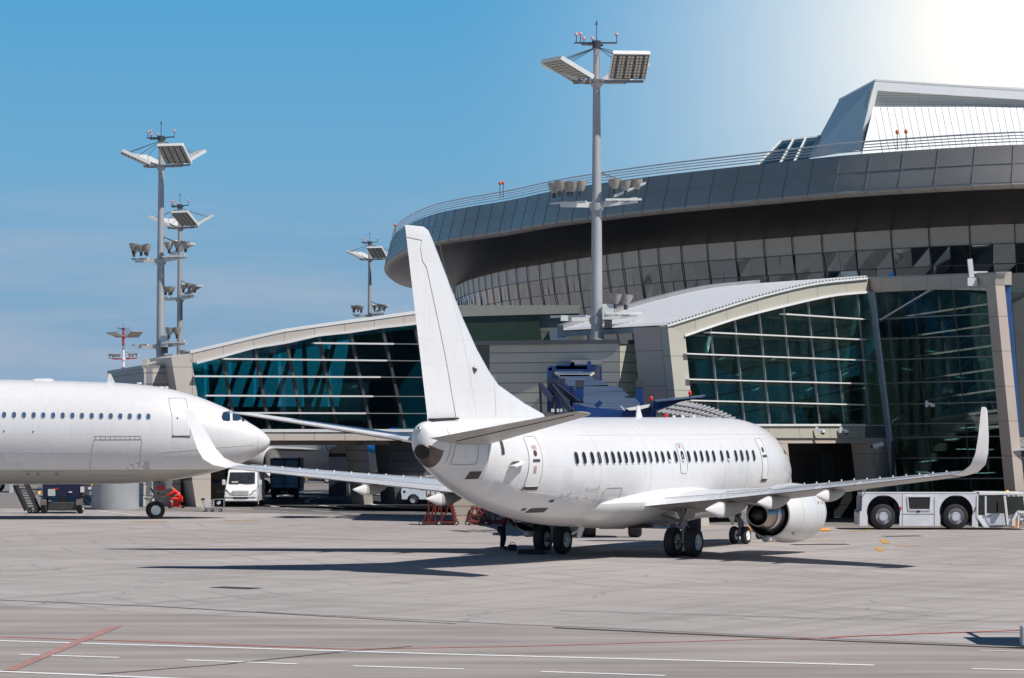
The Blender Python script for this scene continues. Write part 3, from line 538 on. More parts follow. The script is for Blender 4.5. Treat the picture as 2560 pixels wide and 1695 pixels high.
# ------------------------------------------------------------------ big round building
KT=122000.; rim=[(2900,1.0)]
def pt(u,h,K): Y=K/h; return Vector(((u-1280)/F*Y,Y,0))
outer=[pt(3300,672,KT),pt(2900,684,KT),pt(2560,686,KT),pt(2162,663,KT),pt(1903,637,KT),pt(1600,603,KT),pt(1384,571,KT),pt(1254,544,KT),pt(1081,513,KT),pt(996,478,KT),Vector((-11.5,276,0)),Vector((-11.9,297,0)),Vector((-10.6,318,0)),Vector((-5.5,334,0)),Vector((4,345,0)),Vector((25,352,0)),Vector((60,345,0)),Vector((80,300,0)),Vector((84,240,0)),Vector((70,200,0))]
def closed_spline(pts,k):
    n=len(pts); res=[]
    for i in range(n):
        a,b,c,d=pts[i-1],pts[i],pts[(i+1)%n],pts[(i+2)%n]
        for j in range(k):
            t_=j/k; res.append(.5*((2*b)+(c-a)*t_+(2*a-5*b+4*c-d)*t_*t_+(3*b-a-3*c+d)*t_**3))
    return res
def resample(pts,step):
    n=len(pts); L_=[0]
    for i in range(n): L_.append(L_[-1]+(pts[(i+1)%n]-pts[i]).length)
    k=int(L_[-1]/step); k-=k%4; res=[]; j=0
    for q in range(k):
        d=L_[-1]*q/k
        while L_[j+1]<d: j+=1
        res.append(pts[j].lerp(pts[(j+1)%n],(d-L_[j])/(L_[j+1]-L_[j])))
    return res
outs=resample(closed_spline(outer,14),2.45)
nO=len(outs)
def inset(pts,d):
    n=len(pts); r=[]
    for i in range(n):
        t_=(pts[(i+1)%n]-pts[i-1]).normalized(); nn=Vector((t_.y,-t_.x,0)); r.append(pts[i]+nn*d)
    return r
sgn=1 if (inset(outs,1)[20]-Vector((30,260,0))).length<(outs[20]-Vector((30,260,0))).length else -1
ZT,ZB=H+16.0,H+13.76
td=thing('round_terminal_roof','huge disc shaped roof with blue grey rim and dark underside over mirrored panes','building',(30,260,0))
lift=lambda pts,z:[Vector((q.x,q.y,z)) for q in pts]
# arc length for panel uv via object rotation independent material: cut seams as real grooves
RIM=M('blue_grey_rim_metal',(.36,.335,.305),.38,.25,.10,.25); 
tm=RIM.node_tree; 
rings=[lift(inset(outs,sgn*.55),ZT),lift(inset(outs,sgn*.28),(ZT+ZB)/2),lift(inset(outs,sgn*.1),ZB+.5),lift(outs,ZB)]
m=MB(); m.loft(rings,False,False); m.build('rim',RIM,td,smooth=30,world=True)
lip=[lift(outs,ZB),lift(inset(outs,sgn*-.03),ZB-.12),lift(inset(outs,sgn*.08),ZB-.26),lift(inset(outs,sgn*.5),ZB-.36)]
m=MB(); m.loft(lip,False,False); m.build('rounded_lip',M('warm_grey_lip',(.55,.50,.44),.45,.2,.05),td,smooth=40,world=True)
seam=MB()
inO=inset(outs,sgn*1)
for i in range(nO):
    a=[r[i] for r in rings]+[l_[i] for l_ in lip[1:]]
    o_=(outs[i]-inO[i]).normalized()*.02
    for x,y in zip(a[:-1],a[1:]): seam.bar(x+o_,y+o_,.028,.02,up=o_)
hs=lift(inset(outs,sgn*.27),(ZT+ZB)/2)
for i in range(nO): seam.bar(hs[i],hs[(i+1)%nO],.03,.035); 
hz=lift(inset(outs,-sgn*.01),ZB)
for i in range(nO): seam.bar(hz[i],hz[(i+1)%nO],.03,.03)
seam.build('rim_seams',M('seam_grey',(.27,.255,.24),.5,.2,0),td,world=True)
KI=91500.; ZI=H+12.0
inner=[pt(3300,470,KI),pt(2900,482,KI),pt(2560,485,KI),pt(2153,464,KI),pt(1904,445,KI),pt(1650,424,KI),pt(1482,402,KI),pt(1390,388,KI),pt(1294,373,KI),pt(1237,361,KI),pt(1164,340,KI),pt(1138,322,KI),Vector((-3.5,296,0)),Vector((1.5,306,0)),Vector((10,314,0)),Vector((28,320,0)),Vector((55,315,0)),Vector((70,290,0)),Vector((72,245,0)),Vector((62,212,0))]
ins=resample(closed_spline(inner,14),1.55)
nI=len(ins)
sof=resample(closed_spline(outer,14),1.35)
insO=resample(ins,1.0); 
def matchn(src,n):
    cx=Vector((30,262,0)); 
    per=resample(src,.35); ang=lambda q:math.atan2(q.y-cx.y,q.x-cx.x)
    return per,ang
per,ang=matchn(ins,nO); pa_=sorted([(ang(q),q) for q in per]); import bisect
keys_=[q[0] for q in pa_]
near=[pa_[min(len(pa_)-1,bisect.bisect_left(keys_,ang(q)))][1] for q in outs]
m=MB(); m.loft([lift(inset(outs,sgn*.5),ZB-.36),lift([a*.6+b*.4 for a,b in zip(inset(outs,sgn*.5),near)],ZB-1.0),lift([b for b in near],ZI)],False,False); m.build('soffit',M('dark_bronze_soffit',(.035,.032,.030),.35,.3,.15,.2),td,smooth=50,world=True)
m=MB(); m.loft([lift(inset(outs,sgn*.9),ZT),lift([a*.5+b*.5 for a,b in zip(outs,near)],ZT+.3)],False,True); m.build('roof_deck',GREYM,td,world=True)
# leaning ring wall
rows=[(0,0),(-1.2,.10),(-2.45,.28),(-3.7,.5),(-6.8,1.0)]
def wallring(dz,dn): return lift(inset(ins,sgn*dn),ZI+dz)
wr=[wallring(*q) for q in rows]
m=MB(); m.loft(wr[:2],False,False); m.build('beige_panel_band',M('beige_metal_band',(.47,.42,.36),.35,.35,.06,.4),td,world=True)
MIR=M('mirror_glass',(.17,.20,.22),.03,.9,0); 
t_=MIR.node_tree; c=node(MIR,'ShaderNodeTexCoord'); n=node(MIR,'ShaderNodeTexNoise'); n.inputs['Scale'].default_value=.12; n.inputs['Detail'].default_value=1
bp=node(MIR,'ShaderNodeBump'); bp.inputs['Strength'].default_value=.5; bp.inputs['Distance'].default_value=.35; t_.links.new(c.outputs['Object'],n.inputs[0]); t_.links.new(n.outputs[0],bp.inputs['Height']); t_.links.new(bp.outputs[0],t_.nodes['Principled BSDF'].inputs['Normal'])
m=MB()
for r0,r1 in zip(wr[1:-1],wr[2:]):
    for i in range(nI):
        j=(i+1)%nI; jit=Vector((0,random.uniform(-.05,.05),0)); jz=Vector((random.uniform(-.04,.04),random.uniform(-.05,.05),0))
        m.add([r0[i]+jit,r0[j]-jit,r1[j]+jz,r1[i]-jz],[(0,1,2,3)])
m.build('mirrored_panes',MIR,td,world=True)
m=MB(); wr1i=inset(ins,sgn)
for k in range(0,nI,2):
    for a,b in zip(wr[:-1],wr[1:]): 
        o_=(ins[k]-wr1i[k])*.06; m.bar(a[k]+o_,b[k]+o_,.045,.05,up=o_)
insn=inset(ins,sgn)
for r in wr[1:4]:
    for i in range(nI): 
        o_=(ins[i]-insn[i])*.06; m.bar(r[i]+o_,r[(i+1)%nI]+o_,.05,.05)
m.build('pane_joints',M('pane_joint_grey',(.10,.095,.09),.5,.2,0),td,world=True)
m=MB(); m.loft([wr[-1],lift(inset(ins,sgn*2.8),0)],False,False); m.build('lower_drum',M('dark_drum',(.06,.07,.07),.4,.1,.1),td,world=True)
# roof rail
rl=thing('roof_railing','grey metal railing running along the rim of the round roof','railing',(30,250,ZT))
rp=lift(inset(outs,sgn*.7),ZT); m=MB()
for i in range(nO):
    for k_ in range(2):
        a=rp[i].lerp(rp[(i+1)%nO],k_/2)
        if a.y<300: m.bar(a,a+Vector((0,0,.74)),.10,.09)
m.build('posts',LGREY,rl,world=True)
m=MB()
for i in range(nO):
    for z_,r_ in ((.74,.055),(.55,.034),(.38,.034),(.2,.034)): m.frust(rp[i]+Vector((0,0,z_)),rp[(i+1)%nO]+Vector((0,0,z_)),r_,r_,5,caps=False)
m.build('rails',LGREY,rl,world=True)
# white wedge on the roof
YW=228
tw=thing('roof_lantern','white angular roof structure with ribbed sloping face, on top of the round building','roof structure',P(2300,360,YW))
def W(u,v,dy=0): return P(u,v,YW+dy)
MB().prism([W(2187,204),W(2700,238),W(2700,258),W(2194,226),W(2158,371),W(2145,373)],(.3,1.5,0)).build('white_frame',M('bright_white_frame',(.88,.88,.88),.4,0,.02),tw,world=True)
MB().prism([W(2194,227,.5),W(2700,259,.5),W(2700,273,.5),W(2184,267,.5)],(0,.4,0)).build('louvre_band',panelled('louvre_white',(.66,.65,.60),40,.16,.03,.5,mcol=(.35,.34,.31)),tw,world=True)
m=MB()
for k in range(46):
    u0=2184+k*17; m.prism([W(u0,267,.3),W(u0+15.8,267,.3),W(u0+15.8+28,405,-2.5),W(u0+28,405,-2.5)],(0,.12,0))
m.prism([W(2184,268,.3),W(2210,404,-2.4),W(2150,404,-2.4)],(0,.12,0)); m.build('ribbed_face',M('white_rib_panels',(.86,.86,.84),.4,0,.03),tw,world=True)
MB().prism([W(2170,268,.8),W(2800,274,.8),W(2840,412,-1.9),W(2150,412,-1.9)],(0,.3,0)).build('face_backing',M('rib_gap_grey',(.28,.27,.24),.6,0,0),tw,world=True)
MB().prism([W(2187,205,.1),W(2145,374,.1),W(2020,395,22),W(2096,253,22)],(.1,.4,0)).build('grey_side',M('pale_grey_side',(.62,.63,.62),.45,.1,.05),tw,world=True)
MB().prism([W(2183,224,-.1),W(2172,268,-.2),W(2078,300,21.6),W(2088,278,21.6)],(-.1,0,.02)).build('side_band',M('olive_side_band',(.48,.46,.38),.5,.1,.05),tw,world=True)
MB().prism([W(2188,203,0),W(2700,237,0),W(2700,225,30),W(2096,252,22)],(0,0,.15)).build('top',WHITE,tw,world=True)
t=thing('roof_skylight','low glass rooflight with white bars left of the white angular roof structure','skylight',P(1960,380,245))
YS=246
MB().prism([P(1953,351,YS+3),P(2052,340,YS+3),P(2022,402,YS),P(1893,412,YS)],(0,.1,0)).build('panes',glass('skylight_glass',(.5,.7,.75),.15),t,world=True)
for a,b,c,d in ((1953,351,1893,412),(1984,347,1950,408),(2015,343,1985,405),(2048,339,2020,402),(1953,351,2052,340)): MB().bar(P(a,b,YS+2.8),P(c,d,YS+(2.8 if b-d<12 and a!=c and abs(b-d)<12 else -.2)),.12,.12).build('bar',WHITE,t,world=True)
for u,v in ((2243,330),(2265,329),(1250,458),(1258,457),(988,563)):
    hgt=686 if u>2000 else 545; a=P(u,v,(KT/667 if u>2000 else KT/545)+.8 if u>1000 else 262)
    t=thing('obstruction_light','red obstruction lamp on the roof rim, '+{2243:'left of the pair before the white structure',2265:'right of the pair before the white structure',1250:'left of the pair above the tail fin',1258:'right of the pair above the tail fin',988:'alone at the left tip'}[u],'warning light',a-Vector((0,0,.9)),0,'red obstruction lamps on the round roof')
    MB().frust((0,0,-.2),(0,0,.75),.03,.03,6).build('stem',DARKST,t); m=MB(); m.ball((0,0,.9),.115,8,sc_=(1,1,1.3)); m.build('lamp',M('orange_red_lamp',(.65,.16,.08),.4,0,0) if 'orange_red_lamp' not in bpy.data.materials else bpy.data.materials['orange_red_lamp'],t,smooth=60)
#==MASTS==
LAMPG=M('lamp_panel_reflector',(.55,.52,.45),.3,.3,0)
def make_mast(loc,rz,label,zs=(15.8,10.0),base=8.0,paint=None,top=21.8,grp='floodlight masts of the terminal',full=True):
    t=thing('floodlight_mast',label,'light mast',loc,rz,grp); g=paint or STEEL; zb=base
    m=MB(); m.frust((0,0,zb),(0,0,zb+ (top-zb)*.45),.275,.24,20,caps=False); m.frust((0,0,zb+(top-zb)*.45),(0,0,top+1.7),.24,.155,20,caps=False); m.frust((0,0,zb),(0,0,zb+.25),.36,.36,20)
    for z in (zs[0],zs[1],top): m.frust((0,0,z-.25),(0,0,z+.1),.32 if z<top else .2,.36 if z<top else .42,16)
    m.build('pole',g,t,smooth=40)
    MB().frust((0,0,top+1.6),(0,0,top+2.85),.022,.018,6).frust((0,0,top+2.7),(0,0,top+2.9),.06,.02,8).build('lightning_rod',DARKST,t)
    c=MB(); c.bar((-1.05,0,top+1.85),(.95,0,top+1.85),.07,.07); c.bar((-.7,-.25,top+1.75),(.3,.1,top+1.75),.1,.08); c.frust((0,0,top+1.6),(0,0,top+1.95),.2,.2,12)
    c.build('crossarm',DARKST,t)
    for x,y,z in ((-.95,0,2.25),(-.75,0,2.28),(-.6,-.2,2.05),(-.2,-.1,2.05),(.95,0,2.25)):
        m=MB(); m.ball((x,y,top+z),.085,6); b_=m.build('warning_lamp',M('pink_lamp',(.72,.35,.32),.3,0,0) if 'pink_lamp' not in bpy.data.materials else bpy.data.materials['pink_lamp'],t,smooth=60)
        MB().frust((x,y,top+1.85),(x,y,top+z),.02,.02,5).build('lamp_stem',DARKST,b_)
    # platform
    m=MB(); m.bar((-1.1,-.25,top),(2.2,-.25,top),.14,.12); m.bar((-1.1,.25,top),(1.4,.25,top),.14,.12); m.bar((.2,-.5,top+.05),(.2,1.2,top+.05),.12,.1); m.bar((-.4,-1.1,top+.05),(-.4,1,top+.05),.12,.1); m.build('platform',GREYM if full else RED,t)
    for (hx,hy,azd,W_,Ln,tl) in ((1.42,-.2,-84,1.72,1.85,35),(-.62,-.35,-148,1.7,1.95,24),(-.6,.4,160,1.7,1.9,22),(.9,.6,52,1.7,1.8,30)):
        a=R(azd); d=Vector((math.cos(a),math.sin(a),0))*math.cos(R(tl))+Vector((0,0,math.sin(R(tl)))); sd=Vector((-math.sin(a),math.cos(a),0)); up=sd.cross(d).normalized()
        if up.z<0: up=-up
        o_=Vector((hx,hy,top+.12))
        m=MB(); m.loft([[o_+d*q+sd*s_*W_/2+up*e for s_,e in ((1,0),(-1,0),(-1,.1),(1,.1))] for q in (0,Ln)])
        for s_ in (-1,1): m.bar(o_+sd*s_*W_/2,o_+sd*s_*W_/2+d*Ln,.05,.2,up=up)
        m.bar(o_+d*Ln-sd*W_/2,o_+d*Ln+sd*W_/2,.06,.2,up=up)
        pn=m.build('lamp_panel',GALV if full else GREYM,t)
        m=MB(); m.loft([[o_+d*q+sd*s_*(W_/2-.04)+up*e for s_,e in ((1,-.03),(-1,-.03),(-1,-.005),(1,-.005))] for q in (.05,Ln-.05)]); m.build('panel_face',M('lamp_face_dark',(.10,.09,.08),.6,0,0) if 'lamp_face_dark' not in bpy.data.materials else bpy.data.materials['lamp_face_dark'],pn)
        m=MB()
        for i in range(8):
            for j in range(8):
                q=o_+d*(.12+(Ln-.24)*(i+.5)/8)+sd*(W_-.1)*((j+.5+(.12 if j%2 else -.12))/8-.5)-up*.04
                m.loft([[q+d*x*r_+sd*y*r_-up*h_ for x,y in ((1,1),(-1,1),(-1,-1),(1,-1))] for r_,h_ in ((.075,0),(.045,.06))])
        m.build('reflector_grid',LAMPG,pn)
        MB().frust((0,0,top+1.65),o_+d*Ln*.8+sd*.3+up*.1,.018,.018,5).frust((0,0,top+1.65),o_+d*Ln*.8-sd*.5+up*.1,.018,.018,5).build('stay_rod',DARKST,t)
    cups=[(-2.0,.1),(-1.75,-.45),(-1.3,.35),(-1.15,-.5),(-.75,-.45),(.85,-.45),(1.35,-.3),(1.9,-.2)]
    for zi,z in enumerate(zs):
        m=MB(); m.bar((0,0,z),(-1.7,-.25,z+.02),.18,.26); m.bar((0,0,z),(1.9,-.25,z+.22),.18,.26); m.bar((-2.15,.25,z+.1),(-.5,-.75,z+.1),.1,.1); m.bar((.4,-.5,z+.22),(2.1,-.3,z+.25),.1,.1); m.build('arm',GALV if full else RED,t)
        if zi==0:
            m=MB(); m.loft([[Vector((x,y,z+.35+(x-.8)*.42)) + Vector((0,0,e)) for y,e in ((-.35,0),(.35,0),(.35,.1),(-.35,.1))] for x in (.8,2.3)]); m.build('lamp_panel',GALV,t)
            MB().frust((0,0,z+1.6),(1.7,.2,z+.8),.02,.02,5).frust((0,0,z+1.6),(1.9,-.2,z+.9),.02,.02,5).build('stay_rod',DARKST,t)
        for x,y in (cups if zi==0 else cups[5:7]+cups[:0]):
            zc=z+.15+random.uniform(.35,.5)+(.12 if x>0 else 0); tx=random.uniform(-.12,.12)
            m=MB(); m.lathe((x,y,zc),(tx,random.uniform(-.1,.1),1),[(0,.11),(.12,.19),(.28,.25),(.48,.30),(.46,.28),(.22,.17),(.06,.08)],16)
            f=m.build('floodlight',M('frosted_floodlight_cup',(.36,.345,.32),.35,.15,.25,3) if 'frosted_floodlight_cup' not in bpy.data.materials else bpy.data.materials['frosted_floodlight_cup'],t,smooth=50)
            m=MB(); m.frust((x,y,zc-.22),(x,y,zc+.02),.085,.1,8); m.bar((x-.16,y,zc+.05),(x-.16,y,z+.15),.03,.03); m.bar((x+.16,y,zc+.05),(x+.16,y,z+.15),.03,.03); m.bar((x-.16,y,z+.15),(x+.16,y,z+.15),.04,.03); m.build('bracket',DARKST,f)
        if zi==1:
            bx=MB().box(.25,.78,-.5,-.3,z-.05,z+.68).build('control_box',GALV,t); MB().box(.34,.7,-.48,-.3,z-.45,z-.05).build('box_bracket',DARKST,bx)
    return t
mx=lambda u,Y:((u-1280)/F*Y,Y,0)
make_mast(mx(1492,143.2),0,'tall galvanised mast standing on the boarded block, highest of the masts',base=8.4,zs=(14.95,9.6),top=20.75)
make_mast(mx(401,195),R(-22),'tall galvanised mast on the low siding block, frontmost of the left pair',base=7.9,zs=(15.0,9.5),top=21.05)
make_mast(mx(449,253),R(-38),'smaller mast just right of the front left mast, rising behind the pier roof',base=7,zs=(14.8,9.3),top=20.7)
make_mast(mx(924,325),R(-28),'thin distant mast right above the pier roof beside the tip of the round roof',base=6)
# red and white mast
rw=M('red_and_white_bands',(.8,.8,.8),.4,0,0); sp=node(rw,'ShaderNodeSeparateXYZ'); c=node(rw,'ShaderNodeTexCoord'); rw.node_tree.links.new(c.outputs['Object'],sp.inputs[0])
cr_=node(rw,'ShaderNodeValToRGB'); cr_.color_ramp.interpolation='CONSTANT'; e=cr_.color_ramp.elements; W_=(.8,.8,.8,1); Rr=(.50,.03,.05,1)
e[0].position=0; e[0].color=W_; e[1].position=.50; e[1].color=Rr
for q_,cc in ((.62,W_),(.80,Rr)): x_=e.new(q_); x_.color=cc
rw.node_tree.links.new(math_(rw,'DIVIDE',sp.outputs[2],25.),cr_.inputs[0]); rw.node_tree.links.new(cr_.outputs[0],rw.node_tree.nodes['Principled BSDF'].inputs['Base Color'])
o=make_mast(mx(308,640),R(25),'small distant mast painted in red and white bands, far left','x' and (17.2,9.5),base=0,paint=rw,full=False)
o.scale=(1.45,1.45,1.0)

# ------------------------------------------------------------------ main aircraft (local frame: x forward, y port, z up, origin between the main wheels)
AP=aircraft_paint('white_aircraft_paint'); TYRE=M('tyre_rubber',(.022,.022,.025),.8,0,.25,5); HUB=M('wheel_hub_grey',(.50,.54,.55),.4,.3,.15,6); HUBW=M('wheel_hub_white',(.75,.80,.78),.4,.1,.1,6)
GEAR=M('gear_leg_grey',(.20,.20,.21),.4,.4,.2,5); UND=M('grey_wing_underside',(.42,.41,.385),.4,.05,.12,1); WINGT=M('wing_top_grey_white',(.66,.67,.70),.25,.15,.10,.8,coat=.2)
WGL=M('cabin_window_dark',(.014,.015,.02),.4,0,0,spec=.25); TXTR=M('red_stencil',(.60,.26,.27),.5,0,0); PLN=M('panel_line_grey',(.48,.485,.49),.5,0,0); SCUP=M('dark_brown_opening',(.07,.05,.045),.6,0,.2); BRONZE=M('hot_section_metal',(.40,.33,.27),.25,.95,.2,3)
def hermite(tab,x):
    j=0
    while j<len(tab)-2 and tab[j+1][0]<=x: j+=1
    x0,x1=tab[j][0],tab[j+1][0]; t_=max(0,min(1,(x-x0)/(x1-x0))); out_=[]
    for c in range(1,len(tab[0])):
        def slope(k):
            if k==0 or k==len(tab)-1: 
                k0,k1=(0,1) if k==0 else (k-1,k); return (tab[k1][c]-tab[k0][c])/(tab[k1][0]-tab[k0][0])
            a=(tab[k][c]-tab[k-1][c])/(tab[k][0]-tab[k-1][0]); b=(tab[k+1][c]-tab[k][c])/(tab[k+1][0]-tab[k][0])
            return 0 if a*b<=0 else 2*a*b/(a+b)
        y0,y1=tab[j][c],tab[j+1][c]; h_=x1-x0
        out_.append((2*t_**3-3*t_**2+1)*y0+(t_**3-2*t_**2+t_)*h_*slope(j)+(-2*t_**3+3*t_**2)*y1+(t_**3-t_**2)*h_*slope(j+1))
    return out_
class Fus:
    def __init__(s,tab,X0,ysc=1): s.tab=tab; s.X0=X0
    def sec(s,x): return hermite(s.tab,x)   # zc, zt, zb, hw
    def ring(s,x,n=48,e=0):
        zc,zt,zb,hw=s.sec(x); r=[]
        for i in range(n):
            a=2*math.pi*i/n; c_=math.cos(a); r.append(Vector((s.X0-x,-(hw+e)*math.sin(a),zc+((zt-zc)+e if c_>0 else (zc-zb)+e)*c_)))
        return r
    def at(s,x,z,e=.012,side=1):
        zc,zt,zb,hw=s.sec(x); q=(z-zc)/((zt-zc) if z>zc else (zc-zb)); q=max(-.999,min(.999,q)); y=hw*math.sqrt(1-q*q)
        nrm=Vector((0,-side*math.sqrt(1-q*q),q)).normalized()
        return Vector((s.X0-x,-side*y,z))+nrm*e
    def mesh(s,xs,n=48):
        m=MB(); m.loft([s.ring(x,n) for x in xs]); return m
    def patch(s,x0,x1,z0,z1,e=.012,nx=4,nz=6,slant=0,side=1,th=.0):
        m=MB(); rows_=[]
        for j in range(nz+1):
            z=z0+(z1-z0)*j/nz; rows_.append([s.at(x0+(x1-x0)*i/nx+slant*(z-z0),z,e,side) for i in range(nx+1)])
        m.loft(rows_,False,False,closed=False)
        return m
    def outline(s,pts,w_=.025,e=.016,side=1,closed=True,m=None):
        m=m or MB(); n=len(pts); r=range(n if closed else n-1)
        for i in r:
            a,b=pts[i],pts[(i+1)%n]
            k=max(1,int(math.hypot(a[0]-b[0],a[1]-b[1])/.15))
            for j in range(k):
                p0=s.at(a[0]+(b[0]-a[0])*j/k,a[1]+(b[1]-a[1])*j/k,e,side); p1=s.at(a[0]+(b[0]-a[0])*(j+1)/k,a[1]+(b[1]-a[1])*(j+1)/k,e,side)
                m.frust(p0,p1,w_/2,w_/2,4,caps=False)
        return m
def rrect(x0,x1,z0,z1,r,n=4):
    pts=[]
    for cx,cz,a0 in ((x1-r,z1-r,0),(x0+r,z1-r,90),(x0+r,z0+r,180),(x1-r,z0+r,270)):
        for k in range(n+1): a=R(a0+90*k/n); pts.append((cx+r*math.cos(a),cz+r*math.sin(a)))
    return pts
def wing(m,stn,side=1,X0=15.07,n=12,mi=0,tw=0):
    rings=[]
    for (x,y,z,c,t_,nx,ny,nz_) in stn:
        nv=Vector((nx,ny*-side,nz_)).normalized(); up=[];lo=[]
        for i in range(n+1):
            s_=(1-math.cos(math.pi*i/n))/2; yt=5*t_*(.2969*math.sqrt(s_)-.126*s_-.3516*s_**2+.2843*s_**3-.1036*s_**4)*c
            b=Vector((X0-(x+c*s_),-side*y,z+tw*c*s_)); up.append(b+nv*yt*1.15+nv*.0); lo.append(b-nv*yt*.85)
        rings.append(up+lo[-2:0:-1])
    return m.loft(rings,True,True,mi)
def wheel(parent,c,r,w_,hub=HUB,ax=(0,1,0),name='wheel'):
    c=Vector(c); a=Vector(ax)
    m=MB(); m.lathe(c-a*w_/2,a,[(0,r*.55),(0,r*.80),(w_*.10,r*.94),(w_*.3,r*1.0),(w_*.5,r*1.0),(w_*.7,r*1.0),(w_*.9,r*.94),(w_,r*.80),(w_,r*.55)],32); o=m.build(name,TYRE,parent,smooth=35)
    m=MB()
    m.lathe(c-a*w_/2,a,[(w_*.0,r*.56),(w_*.12,r*.50),(w_*.2,r*.2),(w_*.05,r*.15),(w_*.05,.001)],24); m.lathe(c-a*w_/2,a,[(w_,r*.56),(w_*.88,r*.50),(w_*.8,r*.2),(w_*.95,r*.15),(w_*.95,.001)],24)
    m.build('rim',hub,o,smooth=35); return o
TH=1.0867; X0J,Y0J=3.796,110.
jet=thing('parked_jet','white twin engined jet seen from behind, nearest aircraft, with the tall fin','airplane',(X0J,Y0J,0),TH)
FT=[(-.0,2.72,2.80,2.64,.05),(.12,2.72,3.05,2.40,.32),(.5,2.75,3.36,2.08,.66),(1.1,2.8,3.66,1.80,.98),(1.9,2.86,4.10,1.60,1.27),(2.7,2.92,4.52,1.42,1.50),(3.8,3.0,4.80,1.28,1.72),(5.2,3.05,4.94,1.18,1.86),(7,3.05,4.97,1.13,1.88),(17,3.05,4.97,1.13,1.88),(19.5,3.1,4.96,1.18,1.87),(21.8,3.2,4.95,1.38,1.78),(24.0,3.42,4.93,1.75,1.56),(26,3.72,4.91,2.24,1.25),(27.6,3.98,4.89,2.78,.92),(28.8,4.15,4.86,3.30,.62),(29.25,4.22,4.82,3.52,.46),(29.43,4.26,4.75,3.68,.36),(29.53,4.28,4.64,3.84,.25),(29.57,4.28,4.46,4.05,.12)]
FJ=Fus(FT,15.07)
xs=[0,.03,.12,.3,.5,.8,1.1,1.5,1.9,2.3,2.7,3.2,3.8,4.5,5.2,6,7]+[7+i*1.25 for i in range(1,9)]+[18.2,19.5,20.6,21.8,22.9,24,25,26,26.8,27.6,28.2,28.8,29.1,29.25,29.35,29.43,29.48,29.53,29.56,29.57]
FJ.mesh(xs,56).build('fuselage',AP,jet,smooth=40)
# wing body fairing
m=MB()
rg=[]
for i in range(17):
    s_=i/16; x=8.9+s_*11.0; k=math.sin(math.pi*min(.999,max(.001,s_**.8)))**.5; r_=[]
    for j in range(24):
        a=math.pi*(j/23)-math.pi/2  # from starboard up round belly to port
        r_.append(Vector((15.07-x,math.sin(a)*(1.35+.72*k),1.98-math.cos(a)*(.62+.40*k))))
    rg.append(r_)
m.loft(rg,False,False,closed=False); m.loft([[r_[0] for r_ in rg],[r_[0]+Vector((0,.30,.45)) for r_ in rg]],False,False,closed=False); m.loft([[r_[-1] for r_ in rg],[r_[-1]+Vector((0,-.30,.45)) for r_ in rg]],False,False,closed=False)
m.build('wing_fairing',AP,jet,smooth=50)
